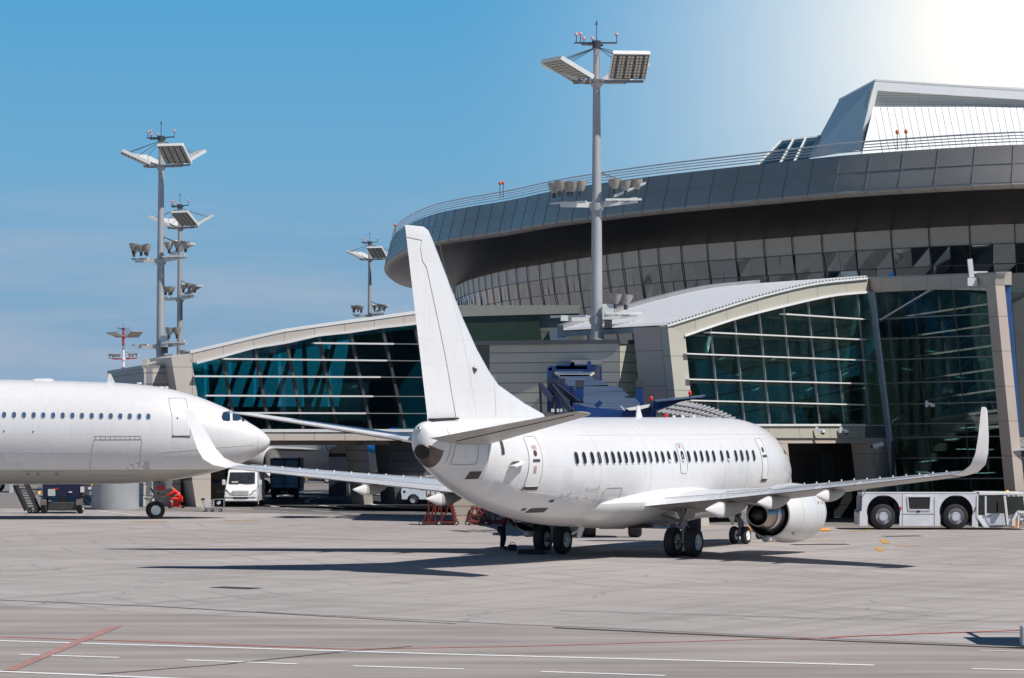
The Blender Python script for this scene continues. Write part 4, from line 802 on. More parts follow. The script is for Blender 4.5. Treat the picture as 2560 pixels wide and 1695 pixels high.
# wheel well shade under the belly, painted as flat dark discs
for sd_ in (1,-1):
    MB().ball((-.05,sd_*-.9,1.06),.55,8,sc_=(1,1,.12)).build('wheel_well_shade',SCUP,jet)
ST=[(9.6,1.2,1.78,7.1,.14,0,0,1),(10.3,1.9,1.84,6.5,.13,0,0,1),(12.1,4.9,2.14,4.35,.12,0,0,1),(14.8,9.5,2.62,3.0,.11,0,-.05,1),(17.45,14.1,3.10,1.68,.10,0,-.1,1),(17.75,14.55,3.20,1.58,.10,0,-.35,1),(18.05,14.88,3.42,1.45,.09,0,-.7,.75),(18.35,15.08,3.80,1.25,.085,0,-1,.35),(18.7,15.22,4.35,1.02,.08,0,-1,.2),(19.4,15.42,5.20,.62,.08,0,-1,.15),(19.62,15.44,5.30,.38,.06,0,-1,.15)]
for sd_ in (1,-1):
    w_=wing(MB(),ST[:5],sd_).build('wing',WINGT,jet,smooth=40)
    wing(MB(),ST[4:],sd_).build('winglet',WHITE,w_,smooth=50)
    m=MB()      # flap, aileron and spoiler lines
    def wp(xf,y,e=.02,low=False):
        for a,b in zip(ST[:5],ST[1:5]):
            if a[1]<=y<=b[1]+1e-6:
                t_=(y-a[1])/(b[1]-a[1]); le=a[0]+(b[0]-a[0])*t_; z=a[2]+(b[2]-a[2])*t_; c=a[3]+(b[3]-a[3])*t_; th_=a[4]
                yt=5*th_*(.2969*math.sqrt(xf)-.126*xf-.3516*xf**2+.2843*xf**3-.1036*xf**4)*c
                return Vector((15.07-(le+c*xf),-sd_*y,z+(-yt*.85-e if low else yt*1.15+e)))
    for xf in (.78,.12): 
        for i in range(24): y0=2+i*.5; m.bar(wp(xf,y0),wp(xf,y0+.5),.025,.02)
    for y0 in (4.2,6.4,8.6,10.3,13): m.bar(wp(.62 if y0<10 else .78,y0),wp(.985,y0),.025,.02)
    for y0 in (4.2,8.6): 
        m.bar(wp(.66,y0+.02),wp(.66,y0+2),.025,.02)
    m.build('panel_lines',PLN,w_)
    for i in range(12): q=wp(.30,7.0+i*.58); MB().box(q.x-.04,q.x+.04,q.y-.01,q.y+.01,q.z-.02,q.z+.03).build('vortex_tab',WHITE,w_)
    def lowerpatch(): pass
    m=MB(); ys=[2.0+i*.6 for i in range(21)]
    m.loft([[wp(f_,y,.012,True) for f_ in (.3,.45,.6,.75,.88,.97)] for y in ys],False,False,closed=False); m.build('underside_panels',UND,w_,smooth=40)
    for y0,s_ in (((4.7,1.25),(6.75,1.0),(9.15,.9)) if sd_==1 else ((3.75,1.25),(6.3,1.0),(9.0,.85))):
        q=wp(.98,y0,0,True); L_=2.9*s_
        f=MB(); rg=[]
        for i in range(13):
            t_=i/12; xx=q.x-1.15*s_+L_*t_; R_=.215*s_; r_=(R_*(t_/.34)**.85 if t_<.34 else R_*max(0,1-((t_-.34)/.67)**2.4)**.8)+.008; zc_=q.z-.26*s_-.06*s_*math.sin(math.pi*t_)+.12*s_*max(0,t_-.5)
            rg.append([Vector((xx,q.y+(abs(math.sin(a))**.6*(1 if math.sin(a)>0 else -1))*r_*.62,zc_+(abs(math.cos(a))**.75*(1 if math.cos(a)>0 else -1))*r_*(.95 if math.cos(a)<0 else 1.1))) for a in [2*math.pi*k/14 for k in range(14)]])
        f.loft(rg[4:]); fa=f.build('flap_fairing',UND,w_,smooth=35)
        f=MB(); f.loft(rg[:5]); f.build('fairing_tail',WHITE,fa,smooth=35)
    # engine
    e_=MB(); ey=-sd_*4.83; ez=1.47; X=lambda x:15.07-x
    ax=(1,0,0); og=(X(12.6),ey,ez)
    e_.lathe(og,ax,[(0,.80),(.0,.85),(.6,.97),(1.4,1.07),(2.1,1.10),(2.8,1.06),(3.2,.98),(3.4,.86),(3.32,.79),(2.9,.76)],48)
    en=e_.build('engine_nacelle',AP,jet,smooth=50)
    MB().lathe(og,ax,[(.02,.80),(.6,.80),(.9,.5)],40).build('fan_duct',BLACK,en,smooth=50)
    MB().lathe(og,ax,[(.5,.70),(.2,.68),(-.05,.62),(-.35,.52)],40).build('core_cowl',CHROME,en,smooth=50)
    MB().lathe(og,ax,[(-.33,.53),(-.36,.53),(-.75,.44),(-.95,.40),(-.95,.37),(-.4,.36)],40).build('core_nozzle',BRONZE,en,smooth=50)
    MB().lathe(og,ax,[(-.3,.28),(-.9,.24),(-1.3,.10),(-1.4,.01)],32).build('exhaust_plug',M('plug_dark',(.05,.045,.05),.5,.4,0) if 'plug_dark' not in bpy.data.materials else bpy.data.materials['plug_dark'],en,smooth=50)
    MB().lathe((X(9.55),ey,ez),ax,[(0,.001),(.0,.76)],40).build('fan',DARKST,en)
    m=MB(); m.lathe(og,ax,[(2.05,1.103),(2.07,1.103)],48); m.lathe(og,ax,[(.95,1.026),(.965,1.028)],48); m.build('cowl_seams',PLN,en)
    if sd_==1:
        m=MB(); m.lathe(og,ax,[(2.5,1.089),(2.515,1.088)],48); m.build('red_danger_line',TXTR,en)
        a=R(20); 
        for xx,rr in ((2.25,1.11),(2.7,1.08)): m=MB(); q=Vector((og[0]+xx,ey-rr*math.cos(a),ez+rr*math.sin(a))); m.box(q.x-.03,q.x+.03,q.y-.01,q.y+.01,q.z-.06,q.z+.06); m.build('stencil',TXTR,en)
        a=R(-42); q=Vector((og[0]+.75,ey-.97*math.cos(a),ez+.97*math.sin(a))); MB().bar(q-Vector((.16,0,.08)),q+Vector((.16,0,.08)),.05,.03,up=(0,-1,-1)).build('drain_slot',BLACK,en)
    MB().loft([[Vector((X(x),ey+s*w2,z)) for s,z in ((1,zt),(-1,zt),(-1,zb_),(1,zb_))] for x,zt,zb_,w2 in ((9.9,2.42,2.3,.05),(11.2,2.5,2.2,.16),(12.6,2.2,1.95,.2),(13.6,2.15,1.8,.16),(14.9,2.1,1.95,.05))]).build('pylon',UND,en,smooth=30)
    MB().box(X(12.9),X(11.3),ey-.14,ey+.14,ez-.98,ez-.75).build('gearbox_blister',AP,en,bevel=.08)
    # main gear
    g=MB(); gy_=-sd_*2.615; g.frust((0,gy_,.5),(0,gy_,1.25),.085,.085,12); g.frust((0,gy_,1.1),(0,gy_,2.0),.13,.14,12); g.frust((0,gy_+sd_*.02,1.25),(0,gy_+sd_*1.1,1.55),.05,.05,8); g.frust((.0,gy_,1.2),(-.75,gy_,1.95),.05,.05,8); g.frust((0,gy_-.45,.51),(0,gy_+.45,.51),.08,.08,10)
    g.bar((.12,gy_,.65),(.38,gy_,.95),.12,.05); g.bar((.38,gy_,.95),(.14,gy_,1.25),.12,.05); g.frust((.14,gy_+.05,.6),(.1,gy_+.08,1.6),.02,.02,5)
    gl_=g.build('main_gear',GEAR,jet,smooth=40)
    MB().bar((.25,gy_-sd_*.1,1.35),(.25,gy_-sd_*.28,1.9),.75,.04,up=(0,1,0)).build('gear_door',UND,gl_)
    for k in (-.40,.40): wheel(gl_,(0,gy_+k,.53),.53,.38)
# nose gear
g=MB(); nx=15.07-4.0; g.frust((nx,0,.35),(nx,0,1.35),.075,.09,12); g.frust((nx-.05,0,.75),(nx-.65,0,1.25),.04,.04,8); g.frust((nx,-.25,.35),(nx,.25,.35),.05,.05,8); g.bar((nx+.15,0,.55),(nx+.12,0,.9),.2,.1); ng=g.build('nose_gear',GEAR,jet,smooth=40)
for k in (-.25,.25): wheel(ng,(nx,k,.35),.35,.21,HUBW)
for k in (-.3,.3): MB().bar((nx+.1,k,.95),(nx-.4,k*.9,1.28),.04,.5,up=(0,0,1)).build('gear_door',AP,ng)
# fin, rudder, dorsal
def finpt(x,z,t_): return Vector((15.07-x,t_,z))
def finpoly(m,poly,th,ztop=11.05,zbot=4.7):
    # thick plate tapering upward: front/back faces offset, sharp LE and TE
    cx=sum(p[0] for p in poly)/len(poly); cz=sum(p[1] for p in poly)/len(poly)
    f=lambda z:th*(1-.55*(z-zbot)/(ztop-zbot))
    a=[finpt(x,z,f(z)*.12) for x,z in poly]; b=[finpt(x,z,-f(z)*.12) for x,z in poly]
    k=.55; ai=[finpt(cx+(x-cx)*k,cz+(z-cz)*.985,f(cz+(z-cz)*.985)) for x,z in poly]; bi=[finpt(cx+(x-cx)*k,cz+(z-cz)*.985,-f(cz+(z-cz)*.985)) for x,z in poly]
    return m.loft([ai,a,b,bi])
def finloft(m,secs,n=12):
    rings=[]
    for z,xl,xt,t_ in secs:
        up=[];lo=[]
        for i in range(n+1):
            s_=(1-math.cos(math.pi*i/n))/2; yt=5*t_*(.2969*math.sqrt(s_)-.126*s_-.3516*s_**2+.2843*s_**3-.1036*s_**4)*(xt-xl)
            up.append(finpt(xl+(xt-xl)*s_,z,yt)); lo.append(finpt(xl+(xt-xl)*s_,z,-yt))
        rings.append(up+lo[-2:0:-1])
    return m.loft(rings)
TEx=lambda z:29.02+(z-4.86)*(30.50-29.02)/(11.05-4.86)
FS=[(4.80,20.6,.028),(5.08,20.9,.03),(5.45,22.35,.038),(6.05,24.22,.055),(6.5,24.9,.07),(7.2,25.75,.085),(8.2,26.72,.09),(9.04,27.42,.09),(10.2,28.35,.09),(10.75,28.80,.09),(10.97,29.02,.085),(11.06,29.3,.06)]
fm=MB(); finloft(fm,[(z,xl,TEx(max(z,4.9)),t_) for z,xl,t_ in FS],16); fin=fm.build('tail_fin',AP,jet,smooth=40)
def finside(x,z,e=.012):
    j=max(0,min(len(FS)-2,sum(1 for q in FS[1:-1] if q[0]<=z))); a,b=FS[j],FS[j+1]; t_=(z-a[0])/(b[0]-a[0]); xl=a[1]+(b[1]-a[1])*t_; th_=a[2]+(b[2]-a[2])*t_; xt=TEx(max(z,4.9)); s_=max(.001,min(1,(x-xl)/(xt-xl)))
    return finpt(x,z,-(5*th_*(.2969*math.sqrt(s_)-.126*s_-.3516*s_**2+.2843*s_**3-.1036*s_**4)*(xt-xl)+e))
m=MB()
def fline(pts,w_=.025):
    for a,b in zip(pts[:-1],pts[1:]):
        k=max(1,int(math.hypot(a[0]-b[0],a[1]-b[1])/.3))
        for j in range(k): m.frust(finside(a[0]+(b[0]-a[0])*j/k,a[1]+(b[1]-a[1])*j/k),finside(a[0]+(b[0]-a[0])*(j+1)/k,a[1]+(b[1]-a[1])*(j+1)/k),w_/2,w_/2,4,caps=False)
fline([(27.25,4.95),(29.25,9.75),(29.5,9.95),(29.62,10.35),(29.55,10.62),(30.38,10.68)],.022); m.build('rudder_seam',PLN,fin); m=MB(); fline([(24.6,5.0),(24.75,6.1),(24.5,6.4)],.010); fline([(25.9,5.0),(26.6,6.6),(28.3,10.6)],.006); fline([(26.4,6.9),(27.9,5.2)],.006)
m.build('fin_seam',PLN,fin)
MB().prism([finside(26.05,6.55,.02),finside(26.35,6.62,.02),finside(26.2,6.42,.02)],(0,-.03,0)).build('fin_sensor',DARKST,fin)
MB().prism([finpt(29.0,4.93,0),finpt(27.3,4.96,0),finpt(27.3,4.90,0),finpt(29.0,4.88,0)],(0,-.2,0)).build('rudder_gap',BLACK,fin)
# stabilisers
SS=[(26.3,.55,4.08,3.6,.085,0,0,1),(26.6,.95,4.13,3.4,.08,0,0,1),(29.75,6.1,5.03,1.35,.08,0,0,1),(30.0,6.3,5.07,1.08,.07,0,0,1),(30.45,6.38,5.11,.6,.06,0,0,1)]
for sd_ in (1,-1):
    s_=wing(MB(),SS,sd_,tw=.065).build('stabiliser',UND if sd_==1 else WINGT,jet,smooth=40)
    m=MB(); n_=14
    def sp_(xf,y):
        a,b=SS[1],SS[2]; t_=(y-a[1])/(b[1]-a[1]); le=a[0]+(b[0]-a[0])*t_; z=a[2]+(b[2]-a[2])*t_; c=a[3]+(b[3]-a[3])*t_; th_=.08
        yt=5*th_*(.2969*math.sqrt(xf)-.126*xf-.3516*xf**2+.2843*xf**3-.1036*xf**4)*c
        return le,c,z+.065*c*xf,yt
    up_=[]; 
    for k in range(n_+1):
        y=1.0+k*(6.05-1.0)/n_; r_=[]
        for xf in (.02,.1,.25,.45,.7,.9,.985):
            le,c,z,yt=sp_(xf,y); r_.append(Vector((15.07-(le+c*xf),-sd_*y,z+yt*1.15+.008)))
        up_.append(r_)
    m.loft(up_,False,False,closed=False); m.build('upper_skin',WHITE,s_,smooth=40)
    m=MB()
    for k in range(n_):
        y=1.0+k*(6.05-1.0)/n_;y2=1.0+(k+1)*(6.05-1.0)/n_; a=sp_(.68,y);b=sp_(.68,y2)
        m.bar((15.07-(a[0]+a[1]*.68),-sd_*y,a[2]-a[3]*.85-.01),(15.07-(b[0]+b[1]*.68),-sd_*y2,b[2]-b[3]*.85-.01),.03,.02)
    m.build('elevator_gap',SCUP,s_)
# tail cone end
m=MB(); r_=FJ.ring(29.62,56)
m=MB(); m.lathe((15.07-29.44,-.06,3.90),(-1,-.25,-.42),[(-.40,.24),(.05,.27),(.10,.25),(.08,.22)],32,c1=False); cone=m.build('exhaust_ring',M('scorched_metal',(.16,.13,.115),.5,.4,.3,4),jet,smooth=40)
MB().lathe((15.07-29.50,-.075,3.875),(-1,-.25,-.42),[(0.04,.001),(.04,.235)],24).build('exhaust_hole',BLACK,cone)
m=MB(); m.loft([FJ.ring(x,56,.01)[17:37] for x in (28.95,29.25,29.4,29.48)],False,False,closed=False); m.build('scorched_tail_skin',bpy.data.materials['scorched_metal'],jet,smooth=40)
m=MB(); m.ball((15.07-29.56,0,4.60),.075,8); m.build('tail_light',CHROME,jet,smooth=50)
# cabin windows
WX=[21.84,21.3,20.73,20.22,19.68,19.16,18.66,18.15,17.65,17.14,16.64,16.15,15.62,15.11,14.58,14.0,13.41,12.87,12.27,11.73,11.2,10.64,9.91,9.33,8.59,8.04,7.5,6.9]
for i,x in enumerate(WX):
    z=3.585-.075*(i/27)
    pts=rrect(x-.128,x+.128,z-.20,z+.20,.125,4); m=MB(); m.add([FJ.at(a,b,.014) for a,b in pts],[tuple(range(len(pts)))])
    wob=m.build('window',WGL,jet)
    FJ.outline(rrect(x-.15,x+.15,z-.225,z+.225,.145,4),.03,.012).build('window_rim',WHITE if i%5 else LGREY,wob)
    if i in (14,16,23): MB().add([FJ.at(a,b,.02) for a,b in ((x-.08,z-.17),(x+.08,z-.17),(x+.1,z-.1),(x-.1,z-.1))],[(0,1,2,3)]).build('window_blind',GALV,wob)
def door(x0,x1,z0,z1,nm='service_door',h=True,st=True):
    d=FJ.patch(x0,x1,z0,z1,.008,3,8).build(nm,WHITE,jet,smooth=40)
    FJ.outline(rrect(x0,x1,z0,z1,.12),.024,.014).build('door_seam',PLN,d)
    if h:
        MB().add([FJ.at(a,b,.02) for a,b in ((x0+.0,z0-.12),(x1+.08,z0-.12),(x1,z0-.02),(x0,z0-.02))],[(0,1,2,3)]).build('sill_shadow_plate',SCUP,d)
        xc=(x0+x1)/2; FJ.patch(xc-.22,xc+.18,z0+.82,z0+.90,.03,2,1).build('handle',SCUP,d)
        m=MB(); m.add([FJ.at(a,b,.02) for a,b in rrect(xc-.1,xc+.1,z0+1.0,z0+1.2,.09)],[tuple(range(20))]); m.build('spyhole',SCUP,d)
        m=MB()
        if not st: return d
        for k in range(3): 
            m.add([FJ.at(a,b,.02) for a,b in ((xc-.15,z1-.32-k*.05),(xc+.14,z1-.32-k*.05),(xc+.14,z1-.30-k*.05),(xc-.15,z1-.30-k*.05))],[(0,1,2,3)])
        for k in range(5): m.add([FJ.at(a,b,.02) for a,b in ((xc-.05,z0+.45+k*.05),(xc+.12,z0+.45+k*.05),(xc+.12,z0+.475+k*.05),(xc-.05,z0+.475+k*.05))],[(0,1,2,3)])
        m.build('red_stencil',TXTR,d)
door(24.02,24.78,2.68,4.33); door(5.6,6.15,2.62,4.15,st=False)
d=FJ.patch(13.15,13.66,2.95,3.98,.006,3,8).build('overwing_exit',AP,jet,smooth=40)
FJ.outline(rrect(13.1,13.72,2.95,4.0,.14),.02,.014).build('exit_seam',PLN,jet)
MB().add([FJ.at(a,b,.022) for a,b in rrect(13.34,13.48,3.86,3.95,.03)],[tuple(range(20))]).build('exit_release',TXTR,jet)
# cargo door, access panels, stencils, vents
for q_ in ((18.4,19.75,1.62,2.55,.15),(27.4,28.5,3.45,4.1,.1),(22.0,22.5,2.25,2.45,.08)): FJ.outline(rrect(*q_),.02).build('access_panel',PLN,jet)
m=MB(); FJ.outline([(26.3,3.0),(24.4,2.5),(21.8,2.3)],.018,closed=False,m=m); FJ.outline([(26.9,2.95),(26.9,4.4)],.02,closed=False,m=m); FJ.outline([(28.7,3.5),(28.7,4.6)],.02,closed=False,m=m)
for x in (7.6,9.7,16.2,20.2): FJ.outline([(x,1.6),(x,4.6)],.008,closed=False,m=m)
FJ.outline([(4.6,2.2),(20,2.2),(23.5,2.45)],.008,closed=False,m=m); FJ.outline([(4.2,4.3),(21,4.35)],.008,closed=False,m=m)
m.build('skin_joints',M('skin_joint_grey',(.58,.58,.59),.5,0,0),jet)
for x0,x1,z0,z1 in ((27.05,27.55,2.98,3.22),(22.7,23.5,1.78,1.92),(23.7,23.85,1.86,1.93),(22.75,22.95,2.12,2.2),(18.6,19.5,1.48,1.56),(18.75,19.05,1.86,1.9),(26.1,26.25,3.75,4.3)): FJ.patch(x0,x1,z0,z1,.018,4,3).build('vent',SCUP,jet)
m=MB()
for x,z in ((21.0,2.52),(20.2,2.55),(21.4,2.2),(20.8,2.2)): m.add([FJ.at(a,b,.02) for a,b in ((x,z),(x+.1,z),(x+.1,z+.035),(x,z+.035))],[(0,1,2,3)]); m.add([FJ.at(a,b,.02) for a,b in ((x,z),(x+.03,z),(x+.03,z+.1),(x,z+.1))],[(0,1,2,3)])
for k in range(8): x=20.25+k*.09; m.add([FJ.at(a,b,.02) for a,b in ((x,2.50),(x+.06,2.50),(x+.06,2.525),(x,2.525))],[(0,1,2,3)])
m.build('red_stencil',TXTR,jet)
q=FJ.at(25.55,3.42); MB().prism([q+Vector((.45,.0,.12)),q+Vector((-.35,0,-.02)),q+Vector((-.4,-.25,-.05)),q+Vector((.35,-.22,.06))],(0,0,-.04)).build('outflow_scoop',WHITE,jet)
MB().prism([q+Vector((.42,.04,.12)),q+Vector((-.1,.04,.1)),q+Vector((-.3,.04,-.02)),q+Vector((.2,.04,-.02))],(0,-.08,0)).build('scoop_mouth',SCUP,jet)
MB().prism([(15.07-12.9,0,4.9),(15.07-13.45,0,4.9),(15.07-13.35,0,5.4),(15.07-13.2,0,5.4)],(0,.04,0)).build('blade_antenna',WHITE,jet)
MB().prism([(15.07-17.6,0,1.2),(15.07-18.1,0,1.2),(15.07-18.3,0,.72),(15.07-18.05,0,.72)],(0,.04,0)).build('blade_antenna',WHITE,jet)
for x in (10.2,9.4,8.4): MB().ball((15.07-x,0,4.98),.07,6).build('roof_fitting',WHITE,jet)
m=MB(); m.ball((15.07-10.9,0,5.03),.08,6); m.build('red_beacon',REDL,jet)
# flight deck side window
MB().add([FJ.at(a,b,.02) for a,b in ((2.9,3.55),(2.2,3.5),(1.75,3.5),(2.15,3.95),(2.75,4.0))],[(0,1,2,3,4)]).build('cockpit_window',WGL,jet)
MB().add([FJ.at(a,b,.02) for a,b in ((1.65,3.48),(1.2,3.42),(1.62,3.82),(2.05,3.95))],[(0,1,2,3)]).build('cockpit_window',WGL,jet)
for sd_ in (1,-1):
  for k in (-.6,.6):
    q=Vector((-.75 if False else .0,-sd_*2.615,0)); MB().prism([(k+.18,-sd_*2.1,0),(k-.18,-sd_*2.1,0),(k*.85,-sd_*2.1,.18)],(0,-sd_*1.05,0)) 
#==AIRLINER==
#==AIRLINER==
YA=149.5; SA=YA/F
def zA(v): return H+(1043-v)*SA*1.0
XN=(676-1280)*SA
aw=thing('airliner','larger white airliner seen side on, nose to the right, cut off by the left edge','airplane',((392-1280)*SA,YA,0))
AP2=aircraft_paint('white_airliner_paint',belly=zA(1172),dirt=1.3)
top_=[(676,1103),(674,1096),(668,1088),(655,1076),(640,1066),(622,1055),(604,1043),(590,1033),(570,1022),(540,1009),(500,993),(450,978),(400,967),(350,961),(300,957),(200,953),(0,948),(-300,945)]
bot_=[(676,1103),(674,1110),(668,1120),(655,1131),(640,1140),(622,1149),(604,1157),(590,1163),(570,1170),(540,1179),(500,1188),(450,1197),(400,1203),(350,1207),(300,1209),(200,1210),(0,1210),(-300,1210)]
tab=[]
for (u,a),(_,b) in zip(top_,bot_):
    x=(676-u)*SA; zt,zb=zA(a)+.001,zA(b)-.001; zc=zb+(zt-zb)*.5; hw=(zt-zb)/2*(.99 if u<600 else 1.0)
    tab.append((x,zc,zt,zb,max(hw,.02)))
XL=(676-392)*SA
FA=Fus(tab,XL)
xs=[t_[0] for t_ in tab]; xs2=[]
for a,b in zip(xs,xs[1:]): xs2+=[a+(b-a)*k/3 for k in range(3)]
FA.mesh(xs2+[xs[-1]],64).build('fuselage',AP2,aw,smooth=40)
def pa(u,v): return ((676-u)*SA,zA(v))
WGB=M('cabin_window_blue',(.06,.12,.22),.1,0,.2,9)
for i,xx in enumerate([105,187,269,350,430,512,592,672,751,832,911,990,1069,1147,1225,1300]):
    x,z=pa(xx/3.383,900+(463+ (i*1.0))/3.383); pts=rrect(x-.09,x+.09,z-.135,z+.135,.085,4)
    wob=MB().add([FA.at(a,b,.012) for a,b in pts],[tuple(range(len(pts)))]).build('window',WGB,aw)
    FA.outline(rrect(x-.105,x+.105,z-.15,z+.15,.1),.02,.010).build('window_rim',LGREY,wob)
PL2=M('faint_panel_line',(.50,.50,.51),.5,0,0)
def outp(pts,w_=.022): return FA.outline([pa(*q) for q in pts],w_,.014)
d=outp([(429,996),(466,995),(472,1000),(484,1040),(489,1087),(449,1088),(444,1084),(442,1040)]).build('door',PL2,aw)
x,z=pa(455,1045); FA.patch(x-.03,x+.03,z-.04,z+.04,.02,1,1).build('door_handle',SCUP,d)
MB().add([FA.at(*pa(*q),.02) for q in ((441,1089),(487,1090),(487,1092.5),(443,1091.5))],[(0,1,2,3)]).build('door_sill',SCUP,d)
m=outp([(254,1096),(370,1096),(366,1140),(354,1186),(234,1188),(244,1140)],.022)
for k in range(10): FA.outline([pa(258+k*12,1088),pa(258+k*12,1096)],.03,.014,closed=False,m=m)
FA.outline([pa(254,1088),pa(370,1088)],.02,.014,closed=False,m=m); m.build('cargo_door_seam',PL2,aw)
m=outp([(72,1177),(170,1177),(168,1190),(70,1190)],.022); FA.outline([pa(-60,1126),pa(250,1127)],.012,.012,closed=False,m=m); FA.outline([pa(412,1127),(pa(640,1111))],.012,.012,closed=False,m=m); FA.outline([pa(648,1072),pa(648,1136)],.015,.012,closed=False,m=m); m.build('panel_lines',PL2,aw)
for u,v in ((84,1183),(108,1183),(155,1183)): x,z=pa(u,v); pts=rrect(x-.09,x+.09,z-.06,z+.06,.055,3); MB().add([FA.at(a,b,.018) for a,b in pts],[tuple(range(len(pts)))]).build('vent',GREYM,aw)
for u,v in ((32,1077),(104,1078)): x,z=pa(u,v); FA.patch(x-.03,x+.03,z-.04,z+.04,.02,1,1).build('static_port',SCUP,aw)
m=MB()
for k in range(8): FA.outline([pa(365+random.uniform(0,8),1150+k*3.2),pa(385,1150+k*3.2)],.02,.012,closed=False,m=m)
for a,b,c,d_ in ((337,1160,345,1160),(345,1160,345,1176),(352,1156,360,1156),(360,1156,360,1166),(330,1167,334,1178)): FA.outline([pa(a,b),pa(c,d_)],.025,.012,closed=False,m=m)
m.build('stencil',PLN,aw)
# cockpit glazing
CG=M('cockpit_glass',(.02,.05,.09),.06,0,0)
for pts in (((562,1031),(577,1027),(581,1050),(577,1053),(563,1051),(560,1041)),((583,1028),(592,1029),(602,1040),(605,1048),(598,1052),(587,1051)),((604,1043),(610,1047),(615,1053),(608,1053))):
    
    c_=(sum(q[0] for q in pts)/len(pts),sum(q[1] for q in pts)/len(pts)); m=MB(); n_=len(pts)
    for i in range(n_):
        for j in range(4):
            a_=[(pts[i][0]+(pts[(i+1)%n_][0]-pts[i][0])*t_,pts[i][1]+(pts[(i+1)%n_][1]-pts[i][1])*t_) for t_ in (j/4,(j+1)/4)]
            for k in range(4): m.add([FA.at(*pa(c_[0]+(x-c_[0])*f_,c_[1]+(y-c_[1])*f_),.02) for (x,y),f_ in ((a_[0],k/4+.001),(a_[1],k/4+.001),(a_[1],(k+1)/4),(a_[0],(k+1)/4))],[(0,1,2,3)])
    m.build('cockpit_window',CG,aw)
px_=lambda u:(u-392)*SA
MB().prism([(px_(268),0,zA(956)),(px_(287),0,zA(956)),(px_(277),0,zA(934)),(px_(270),0,zA(934))],(0,.05,0)).build('blade_antenna',WHITE,aw)
MB().loft([[Vector((px_(u),y_,z_)) for y_,z_ in ((-.25,zA(949)-.1),(.25,zA(949)-.1),(.18,zA(v)),(-.18,zA(v)))] for u,v in ((84,949),(92,946),(125,946),(134,949))]).build('roof_fairing',WHITE,aw,smooth=50)
for u in (348,402,415): MB().ball((px_(u),0,zA(958 if u<350 else 968)),.07,6,sc_=(2,1,.6)).build('roof_fitting',WHITE,aw)
g=MB(); g.frust((0,0,.4),(0,0,1.1),.09,.1,12); g.frust((0,0,1.0),(0,0,zA(1203)),.15,.16,12); g.frust((0,0,1.05),(-.55,0,1.9),.05,.05,8); g.bar((-.1,0,.62),(-.32,0,.85),.1,.06); g.bar((-.32,0,.85),(-.1,0,1.15),.1,.06); g.bar((-.35,0,.95),(-.6,0,1.0),.08,.06); g.frust((0,-.32,.42),(0,.32,.42),.07,.07,10); g.frust((.12,-.15,1.2),(.5,-.15,1.15),.05,.05,8); g.box(-.15,.4,-.2,.2,1.3,1.75)
ng=g.build('nose_gear',GEAR,aw,smooth=40)
for k in (-.27,.27): wheel(ng,(-.12 if k>0 else .02,k,.43),.43,.30,HUBW)
MB().prism([(-.42,-.3,zA(1205)),(-.2,-.3,zA(1205)),(-.32,-.3,1.15),(-.5,-.3,1.2)],(0,.04,0)).build('gear_door',UND,ng)
MB().prism([(.1,.3,zA(1203)),(.75,.3,zA(1200)),(.7,.3,1.5),(.1,.3,1.4)],(0,.04,0)).build('gear_door',WHITE,ng)
MB().box(.05,.45,-.32,-.05,1.15+.25,1.62).build('red_gear_box',RED,ng)

# ------------------------------------------------------------------ far airliner behind the pier
YF=196; SF=YF/F
fa_=thing('airliner','distant blue and white airliner behind the road, seen under the pier','airplane',((720-1280)*SF+2.9,YF,0),R(-35))
def zF(v): return H+(1043-v)*SF
FP=M('blue_white_livery',(.42,.50,.58),.35,0,0); t_=FP.node_tree; c=node(FP,'ShaderNodeTexCoord'); sp=node(FP,'ShaderNodeSeparateXYZ'); t_.links.new(c.outputs['Object'],sp.inputs[0])
q_=math_(FP,'SUBTRACT',sp.outputs[2],math_(FP,'MULTIPLY',sp.outputs[0],-.21)); mr_=node(FP,'ShaderNodeMapRange'); mr_.inputs[1].default_value=3.63; mr_.inputs[2].default_value=3.66; t_.links.new(q_,mr_.inputs[0]); t_.links.new(mixrgb(FP,mr_.outputs[0],(.72,.78,.84),(.03,.28,.75)),t_.nodes['Principled BSDF'].inputs['Base Color'])
tabF=[(0,3.2,3.25,3.15,.05),(.5,3.1,3.7,2.4,.6),(1.5,3.1,4.3,1.9,1.15),(3,3.15,4.9,1.5,1.7),(5,3.2,5.2,1.25,1.95),(30,3.2,5.2,1.25,1.95)]
FF=Fus(tabF,6.5); FF.mesh([0,.1,.3,.5,1,1.5,2.2,3,4,5,8,14,20,30],40).build('fuselage',FP,fa_,smooth=40)
m=MB(); m.loft([[Vector((x+a*c_,y,z+b)) for a,b in ((0,0),(-.15,.14),(-.5,.2),(-1,.06),(-.5,-.12),(-.12,-.1))] for x,y,z,c_ in ((.6,-1.7,2.9,7.5),(-3.0,-6.0,3.1,5.2),(-6.0,-14,3.6,3.0))]); m.build('wing',UND,fa_,smooth=30)
m=MB(); m.lathe((-4.2,-6.0,2.25),(1,0,0),[(0,.7),(.8,.95),(1.8,1.02),(2.6,.98),(2.9,.88),(2.8,.8),(1.9,.78)],36); en=m.build('engine_nacelle',GALV,fa_,smooth=50); en.location=(1.2,0,-.1)
MB().lathe((-2.5,-6.0,2.25),(1,0,0),[(0,.001),(.0,.78)],36).build('fan',M('fan_dark',(.03,.035,.05),.4,.3,0),en)
MB().lathe((-2.5,-6.0,2.25),(1,0,0),[(0,.15),(.35,.001)],16).build('spinner',GREYM,en,smooth=50)
for xx in (-6,4.5): 
    g=MB().frust((xx,0,.3),(xx,0,1.6),.12,.14,8).build('landing_gear',GEAR,fa_); wheel(g,(xx,-.35,.45),.45,.3); wheel(g,(xx,.35,.45),.45,.3)

